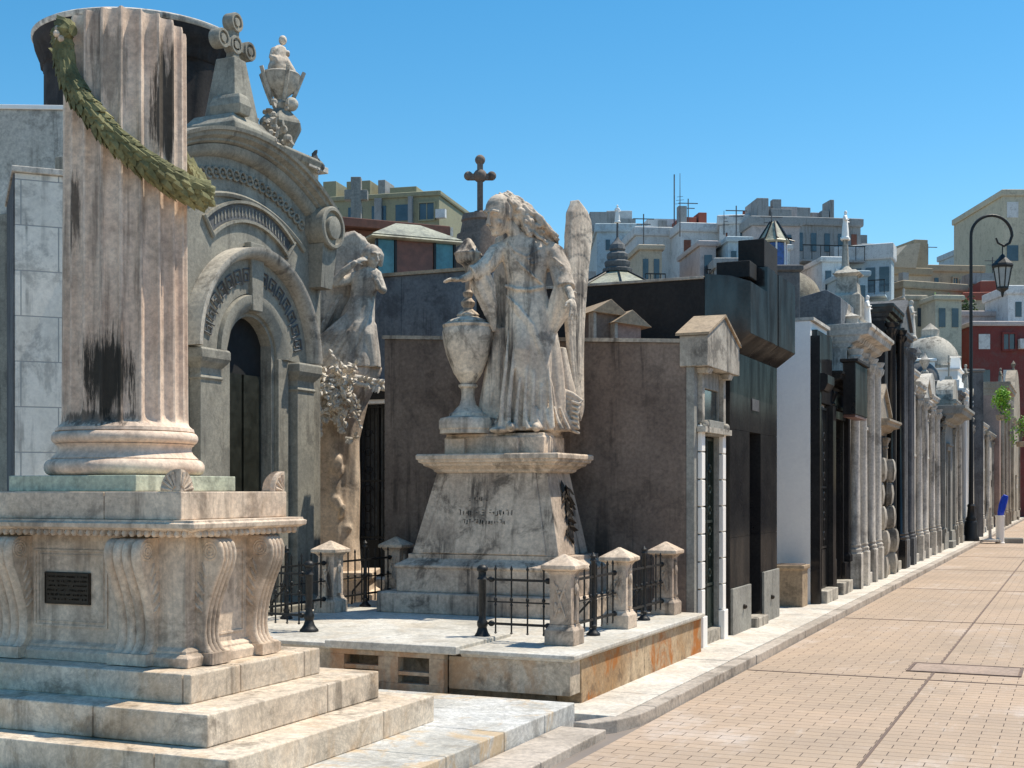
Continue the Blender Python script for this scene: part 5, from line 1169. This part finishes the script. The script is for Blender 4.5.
for i, (p0, p1, py, d, m, l) in enumerate(((838, 862, 345, 26.5, M_white, 'white rear wall of a tomb above the canopy'), (884, 906, 330, 31, M_pale, 'pale tomb top with curled cornice behind the black tomb'), (655, 735, 300, 30, M_pale, 'pale tomb roof seen between glass pyramid and granite tomb'),
        (860, 885, 318, 34, M_lime, 'limestone tomb rear showing above the pale ornate tomb'), (900, 935, 362, 42, M_white, 'white tomb back showing above the row near the dome'), (812, 850, 330, 30, M_blue, 'blue grey gabled tomb behind the white block'))):
    roof_tomb(p0, p1, py, d, m, l, dep=3)
# ---------------------------------------------------------------- street furniture
px_, py_ = W(971, 42.4)
lp = thing('street_lamp', 'tall black crook armed street lamp with hanging glass lantern', 'street lamp', frame(px_, py_, .09, YAW))
s = MB(); s.lathe([(.26, 0), (.26, .1), (.2, .2), (.2, .6), (.16, .66), (.17, .72), (.13, .8), (.11, 1.1), (.13, 1.14), (.10, 1.2)], seg=16); link('base', s, M_iron, lp, smooth=40)
k42 = 42.4/FOC; zl = lambda y: H(y, 42.4)-.09
s = MB(); cxr, czr = 20.5*k42, zl(236)
pts = [(0, 0, 1.2), (0, 0, 4), (0, 0, zl(250))]+[(cxr-20.5*k42*math.cos(a*PI/16), 0, czr+20.5*k42*math.sin(a*PI/16)) for a in range(0, 17)]+[(38.5*k42, 0, zl(243)), (33*k42, 0, zl(246)), (27*k42, 0, zl(243)), (25*k42, 0, zl(238))]
s.tube(pts, [.075, .06, .052]+[.05]*17+[.045, .04, .035, .03], 10); link('post', s, M_iron, lp, smooth=True)
lx = 31.5*k42
s = MB(); s.lathe([(.02, zl(246)), (.02, zl(254)), (.06, zl(255)), (.14, zl(258)), (.33, zl(264)), (.36, zl(266)), (.34, zl(268))], (lx, 0), 8); link('lantern_cap', s, M_iron, lp)
s = MB(); s.lathe([(.29, zl(268)), (.18, zl(287))], (lx, 0), 8); link('lantern_glass', s, plain('lamp_glass', (.35, .38, .38), .15, 0, .1, 0), lp)
s = MB()
for q in range(8): a = 2*PI*q/8; s.tube([(lx+.3*math.sin(a), -.3*math.cos(a), zl(268)), (lx+.185*math.sin(a), -.185*math.cos(a), zl(287))], .02, 5)
s.lathe([(.2, zl(287)), (.2, zl(289)), (.06, zl(292)), (.03, zl(297))], (lx, 0), 8); link('lantern_frame', s, M_iron, lp)
x, y = W(1000, 42.6); wbn = thing('waste_bin', 'slim white street bin holding a blue sack beside the lamp', 'bin', frame(x, y, .0))
s = MB(); s.lathe([(.15, .0), (.15, .03), (.13, .05), (.14, .85), (.15, .88), (.15, .92)], seg=20); link('drum', s, M_white, wbn, smooth=40)
bs = thing('plastic_sack', 'bright blue plastic sack sticking up out of the white bin', 'sack', frame(x, y, .9, YAW))
s = MB(); s.tube([(0, 0, -.05), (.03, 0, .12), (.1, .02, .35), (.16, .02, .58), (.2, 0, .68)], [.08, .11, .13, .12, .08], 16, .55, fold=lambda a, t: 1+.1*math.sin(a*5+t*5)); sculpt('sack', s, plain('blue_plastic', (.01, .06, .55), .35, 0, .15, .1), bs, .02, 1)
x, y = W(990, 42.6); bp0 = thing('base_plate', 'low dark round stand on the pavement beside the white bin', 'stand', frame(x, y, .06)); s = MB(); s.lathe([(.35, 0), (.35, .06), (.1, .1), (.05, .12), (.04, 1.1), (.05, 1.12)], seg=16); link('stand', s, M_pale, bp0, smooth=40)
x, y = W(1012, 42.8); cb = thing('stone_block', 'low grey stone block on the street right of the bin', 'block', frame(x, y, .0)); link('block', MB().prof(-.35, .35, -.2, .2, [(0, 0), (0, .14), (-.03, .18)]), M_grey, cb, bev=.01)

# ---------------------------------------------------------------- plants
def leaf_mat(name, c):
    m, nt, b = base_mat(name); P = nd(nt, 'ShaderNodeNewGeometry').outputs['Position']
    cc = mixc(nt, ramp(nt, noi(nt, P, 3, 4), .35, .65), tuple(v*.55 for v in c), c); nt.links.new(cc, b.inputs['Base Color']); b.inputs['Roughness'].default_value = .55
    return m
M_leaf = leaf_mat('shrub_leaves', (.10, .22, .03)); M_leafd = leaf_mat('dark_leaves', (.05, .10, .02)); M_leafy = leaf_mat('bright_leaves', (.22, .42, .03))
def shrub(px, py, d, rx, rz, label, mat, n=500, name='shrub', lf=.12):
    x, y = W(px, d); t = thing(name, label, 'shrub', frame(x, y, H(py, d)-rz)); rr = random.Random(px)
    s = MB(); s.lathe([(.16, -.25), (.2, -.05), (.18, -.04)], seg=12); link('pot', s, M_warmroof, t); s = MB()
    for k in range(5): s.tube([(0, 0, -.06), (rr.uniform(-.3, .3)*rx, rr.uniform(-.3, .3)*rx, rz*.8), (rr.uniform(-.6, .6)*rx, rr.uniform(-.6, .6)*rx, rz*1.5)], [.03, .02, .01], 5)
    link('stem', s, M_brown, t); s = MB()
    cl = [(rr.gauss(0, rx*.4), rr.gauss(0, rx*.4), rz+rr.gauss(0, rz*.4)) for _ in range(9)]
    for k in range(n):
        c = rr.choice(cl); p = [c[i]+rr.gauss(0, (rx, rx, rz)[i]*.26) for i in range(3)]
        s.leaf(p, [rr.uniform(-1, 1) for _ in range(3)], [rr.uniform(-1, 1), rr.uniform(-1, 1), 1], lf, lf*.5)
    link('foliage', s, mat, t); return t
shrub(1001, 402, 50, .3, .45, 'bright yellow green shrub growing high on a tomb front beyond the lamp', M_leafy, 700)
shrub(1021, 428, 52, .3, .5, 'smaller yellow green shrub at the right edge beyond the lamp', M_leafy, 200)
shrub(937, 316, 88, 1.5, .9, 'olive shrub in a roof terrace trough below the beige houses', M_leaf, 500, 'terrace_plant', .3)
shrub(968, 314, 88, .8, .9, 'small green terrace shrub beside the lamp post', M_leafd, 300, 'terrace_plant', .3)
shrub(899, 372, 30, .3, .35, 'dark weeds sprouting from the black tomb cornice', M_leafd, 200)

# ---------------------------------------------------------------- town beyond the wall
def bmat(name, c, st=.22): return stone(name, c, tuple(v*.85 for v in c), .3, gcol=(.12, .11, .1), streak=st, big=.15)
B_olive = bmat('olive_render', (.31, .30, .20)); B_white = bmat('town_white', (.66, .68, .68)); B_cream = bmat('town_cream', (.54, .46, .35)); B_beige = bmat('town_beige', (.44, .36, .25)); B_grey = bmat('town_grey', (.33, .34, .34), .7)
B_red = bmat('town_red', (.20, .05, .045)); B_yel = bmat('town_yellow', (.56, .52, .40)); B_pink = bmat('town_pink', (.52, .46, .44)); B_blue = bmat('town_blue', (.45, .55, .60)); B_tile = bmat('town_tile', (.34, .10, .07)); M_shut = plain('shutter_brown', (.17, .06, .035), .7); M_win = plain('town_window', (.03, .05, .07), .15, 0, .4, 0, 1, .8)
def building(px0, px1, py, d, mat, label, rows=0, cols=0, a=0, dep=12, wm=M_win, par=.5, pyb=None, win=(.45, .5), balc=False, group='town buildings beyond the cemetery', top=None, base=0, sidecols=0, fl=2.7):
    x, y = W((px0+px1)/2, d); w = (px1-px0)/FOC*d/2/math.cos(a); h = H(py, d)
    t = thing('apartment_building', label, 'building', frame(x, y, 0, YAW+a), group)
    link('wall', MB().box(-w, w, 0, dep, base, h), mat, t)
    if par: link('parapet', MB().prof(-w, w, 0, dep, [(.12, h+.002), (.15, h+.1), (.15, h+par), (.05, h+par+.05)]), top or mat, t)
    rr = random.Random(px0+7*rows)
    for r in range(rows):
        z1 = h-.5-r*fl
        for c in range(cols):
            cx = -w+2*w*(c+.5)/cols; ww = 2*w/cols*win[0]/2; hh = fl*win[1]
            wc = wm if rr.random() < .7 else rr.choice((M_shut, M_win, B_white))
            f = link('window', MB().box(cx-ww, cx+ww, -.04, -.01, z1-hh, z1), wc, t)
            s = MB(); s.box(cx-ww-.08, cx+ww+.08, -.12, -.002, z1-hh-.12, z1-hh-.01); s.box(cx-ww-.1, cx-ww, -.14, -.002, z1-hh, z1); s.box(cx+ww, cx+ww+.1, -.14, -.002, z1-hh, z1); s.box(cx-ww-.1, cx+ww+.1, -.16, -.002, z1, z1+.12); s.box(cx-.03, cx+.03, -.07, -.041, z1-hh, z1)
            if rr.random() < .2: link('air_conditioner', MB().box(cx+ww+.2, cx+ww+.9, -.4, -.01, z1-hh, z1-hh+.6), B_white, t); link('sill', s, mat, f)
        if balc:
            s = MB(); s.box(-w*.92, w*.92, -1.2, -.002, z1-fl*.72-.12, z1-fl*.72); f = link('balcony', s, mat, t)
            s = MB(); n = max(4, int(w*3))
            for q in range(n+1): xx = -w*.9+w*1.8*q/n; s.box(xx-.02, xx+.02, -1.18, -1.15, z1-fl*.72, z1-fl*.72+.9)
            s.box(-w*.92, w*.92, -1.2, -1.13, z1-fl*.72+.9, z1-fl*.72+.96); link('balustrade', s, M_door, f)
        for c in range(sidecols):
            yy = dep*(c+.5)/sidecols; f = link('window', MB().box(w+.01, w+.04, yy-.6, yy+.6, z1-1.5, z1), wm, t)
    for q in range(rr.choice((0, 1, 2))):
        xx = rr.uniform(-.8, .8)*w; k = rr.random()
        if k < .5: link('chimney', MB().box(xx-.25, xx+.25, .6, 1.1, h+.2, h+rr.uniform(1, 1.7)), B_grey, t)
        elif k < .85: link('roof_hut', MB().box(xx-.9, xx+.9, .8, 2.4, h+.2, h+rr.uniform(.9, 1.5)), rr.choice((B_grey, mat)), t)
        else: s = MB(); s.tube([(xx, 1, h), (xx, 1, h+2.2)], .035, 5); s.box(xx-.6, xx+.6, .98, 1.02, h+1.9, h+1.95); s.box(xx-.4, xx+.4, .98, 1.02, h+1.6, h+1.65); link('aerial', s, M_slate, t)
    return t, w, h
def roofbox(t, x0, x1, y0, y1, z0, z1, mat, name='roof_hut'): return link(name, MB().box(x0, x1, y0, y1, z0, z1), mat, t, bev=.03)
t, w, h = building(318, 440, 199, 92, B_olive, 'olive yellow apartment block beyond the smaller angel', 3, 5, a=-.25, par=.3, win=(.6, .42))
roofbox(t, -w, -w+1.0, .5, 3, h, h+1.6, B_olive); roofbox(t, -w+1.8, -w+3.6, .5, 4, h+.35, h+1.5, B_olive); roofbox(t, .1*w, .55*w, 1, 6, h+.35, h+1.0, B_olive); roofbox(t, -.1*w, .02*w, 1, 3, h+.3, h+1.6, B_grey); link('stair_strip', MB().box(-.25, .25, -.3, -.01, 0, h), B_grey, t); link('stair_strip', MB().box(w-2.2, w-1.9, -.3, -.01, 0, h), B_grey, t)
t, w, h = building(597, 640, 232, 84, B_blue, 'pale blue white block left of the cupola figure', 2, 2, win=(.2, .25)); roofbox(t, -w*.5, w*.7, 1, 5, h+.3, h+1.6, B_white)
t, w, h = building(636, 680, 236, 80, B_white, 'plain white block right of the cupola figure', 3, 3, a=.1, win=(.14, .2), sidecols=2)
t, w, h = building(680, 722, 232, 78, B_white, 'white apartment house with balconies, brown shutters and red roof structures', 4, 3, wm=M_shut, balc=True, a=.12, win=(.5, .6)); roofbox(t, -w*.8, 0, 1, 4, h+.3, h+1.1, B_tile); roofbox(t, w*.1, w*.5, 1, 4, h+.3, h+1.4, B_tile); s = MB(); s.tube([(-w*.9, 2, h), (-w*.9, 2, h+3.9)], .04, 5); link('antenna', s, M_slate, t)
t, w, h = building(720, 762, 224, 76, B_white, 'tall blank white gable wall of a house with roof huts', 1, 3, win=(.12, .2), a=-.15); roofbox(t, w*.1, w*.5, 1, 3, h+.4, h+1.0, B_tile)
t, w, h = building(716, 744, 268, 70, B_grey, 'rough grey party wall in front of the tall white gable', 0, 0, dep=5)
t, w, h = building(752, 800, 226, 74, B_pink, 'pale pinkish house with dark roof tanks', 2, 2, a=.1, win=(.3, .3), top=B_grey); roofbox(t, -w*.7, -w*.2, .5, 3, h+.5, h+1.7, B_grey); roofbox(t, -w*.1, w*.8, .5, 3, h+.5, h+1.1, B_grey)
t, w, h = building(792, 862, 226, 86, B_grey, 'weathered grey terraced building with chimneys and rooftop huts', 4, 5, a=.15, balc=True, win=(.4, .45)); roofbox(t, w*.2, w*.32, .6, 2, h+.5, h+1.9, B_grey, 'chimney'); roofbox(t, -w*.85, -w*.4, .5, 4, h+.5, h+1.3, B_grey); roofbox(t, -w*.3, w*.1, 1, 4, h+.5, h+1.1, B_pink)
t, w, h = building(800, 886, 262, 86, B_blue, 'long grey blue building with slanting white roof parapet', 4, 7, a=-.4, balc=True, win=(.7, .6), top=B_white, par=1.0, dep=1.5)
t, w, h = building(884, 932, 275, 96, B_cream, 'cream house with a sloping tan roof beyond the tomb row', 3, 2, a=.2, win=(.2, .3), top=B_beige)
s = MB(); s.prism([(-w, -.2, h+.5), (w*.3, -.2, h+.5), (w*.5, -.2, h+2.4), (-w*.1, -.2, h+2.2)], (0, 5, 0)); link('sloping_roof', s, B_cream, t)
roofbox(t, w*.35, w*.95, .2, 4, h+.5, h+2.7, B_beige, 'stair_tower')
t, w, h = building(926, 984, 272, 104, B_beige, 'square beige house with two small windows under a flat roof', 3, 3, a=.1, win=(.22, .28)); s = MB(); s.tube([(-w*.6, 2, h), (-w*.6, 2, h+2.6)], .05, 5); s.box(-w*.6-.8, -w*.6+.8, 1.98, 2.02, h+2.3, h+2.36); link('antenna', s, M_slate, t)
t, w, h = building(900, 970, 290, 92, B_beige, 'lower beige party wall crossing in front of the square house', 2, 3, a=.35, win=(.15, .3), dep=6)
t, w, h = building(965, 1008, 300, 90, B_cream, 'cream lean to with red tile roof beside the lamp crook', 1, 3, top=B_tile, a=-.1, win=(.25, .3)); roofbox(t, -w*.2, w*.6, .5, 4, h+.5, h+1.4, B_tile)
t, w, h = building(998, 1012, 238, 112, B_blue, 'narrow blue grey house behind the lantern of the street lamp', 2, 1, win=(.6, .4), a=.1)
t, w, h = building(1003, 1060, 196, 108, B_yel, 'tall yellow apartment tower at the right edge', 6, 3, win=(.6, .36), fl=3.6, a=.0)
t, w, h = building(895, 1010, 316, 84, B_pink, 'low pale pink terrace building with planted troughs', 2, 8, win=(.3, .35), par=.3, dep=5, a=.05); roofbox(t, -w*.8, -w*.45, -.3, -.01, h-2.2, h-.5, B_cream, 'painted_panel')
t, w, h = building(972, 1070, 326, 80, B_red, 'dark red building with square black windows above the far tombs', 4, 4, win=(.46, .42), fl=2.2, a=.0, top=B_pink, par=.25)
t, w, h = building(1008, 1070, 294, 82, B_white, 'pale upper storey set back above the red building', 2, 3, win=(.3, .35), dep=4)
for (p0, p1, py, d, m, r, c, l) in ((640, 662, 250, 72, B_cream, 2, 2, 'small cream house low between the white blocks'), (700, 716, 246, 72, B_pink, 3, 1, 'thin pinkish house in front of the balconied house'), (770, 790, 250, 68, B_white, 2, 2, 'little white house behind the blue lantern'),
        (862, 886, 248, 92, B_grey, 3, 3, 'grey rooftop storey left of the cream house'), (905, 925, 300, 80, B_cream, 2, 2, 'small cream wall under the sloping tan roof'), (935, 962, 300, 78, B_yel, 2, 2, 'small yellow house beneath the square beige house'),
        (982, 1004, 285, 94, B_grey, 2, 2, 'small grey house between lamp crook and tower'), (728, 750, 242, 71, B_blue, 2, 2, 'bluish house nestled before the tall gable'), (822, 846, 262, 73, B_white, 2, 2, 'small white penthouse over the shell dome'), (846, 868, 276, 70, B_blue, 2, 2, 'glazed bluish penthouse right of the spire')):
    building(p0, p1, py, d, m, l, r, c, win=(.5, .42), par=.25, dep=5, a=.1, balc=p0 % 4 == 0)
t, w, h = building(560, 604, 300, 70, B_grey, 'grey wall glimpsed beside the angel wing', 0, 0, dep=4)
for (p, py, d, hh, l) in ((680, 228, 76, 3.2, 'tall thin radio mast over the balconied house'), (724, 226, 76, .9, 'short aerial above the white gable'), (1014, 200, 88, .01, '')):
    if not l: continue
    x, y = W(p, d); t = thing('antenna_mast', l, 'antenna', frame(x, y, H(py, d)-.5)); s = MB(); s.tube([(0, 0, 0), (0, 0, hh+.5)], [.04, .015], 5); link('mast', s, M_slate, t)
    s = MB()
    for k in range(3): s.box(-.3+.06*k, .3-.06*k, -.01, .01, hh*.6+.2*k, hh*.6+.2*k+.02)
    link('crossbar', s, M_slate, t)
# ---------------------------------------------------------------- camera, light, world
cam = bpy.data.cameras.new('camera'); co = bpy.data.objects.new('camera', cam); COL.objects.link(co)
co.location = (0, 0, EYE); co.rotation_euler = (PI/2, 0, YAW)
cam.sensor_width = 36; cam.lens = FOC/1024*36; cam.shift_y = 106/1024; cam.clip_end = 4000; cam.clip_start = .1
S.camera = co
el = math.radians(64); az = math.radians(47)
sd = Vector((math.sin(az)*math.cos(el), math.cos(az)*math.cos(el), math.sin(el)))
L = bpy.data.lights.new('sun', 'SUN'); L.energy = 3.7; L.angle = math.radians(.53); L.color = (1, .92, .78)
lo = bpy.data.objects.new('sun', L); COL.objects.link(lo); lo.rotation_euler = sd.to_track_quat('Z', 'Y').to_euler(); lo.location = (0, 0, 30)
w = bpy.data.worlds.new('World'); S.world = w; w.use_nodes = True
nt = w.node_tree; bg = nt.nodes['Background']; sk = nt.nodes.new('ShaderNodeTexSky'); sk.sky_type = 'NISHITA'; sk.sun_disc = False
sk.sun_elevation = el; sk.sun_rotation = az; sk.air_density = 1.0; sk.dust_density = 0.25; sk.ozone_density = 1.5; sk.altitude = 0
hs = nt.nodes.new('ShaderNodeHueSaturation'); hs.inputs['Saturation'].default_value = 1.4; hs.inputs['Value'].default_value = .86; hs.inputs['Hue'].default_value = .488; nt.links.new(sk.outputs[0], hs.inputs['Color'])
nt.links.new(hs.outputs[0], bg.inputs[0]); bg.inputs[1].default_value = .13
S.view_settings.view_transform = 'Standard'; S.view_settings.look = 'None'; S.view_settings.exposure = .56; S.view_settings.gamma = 1
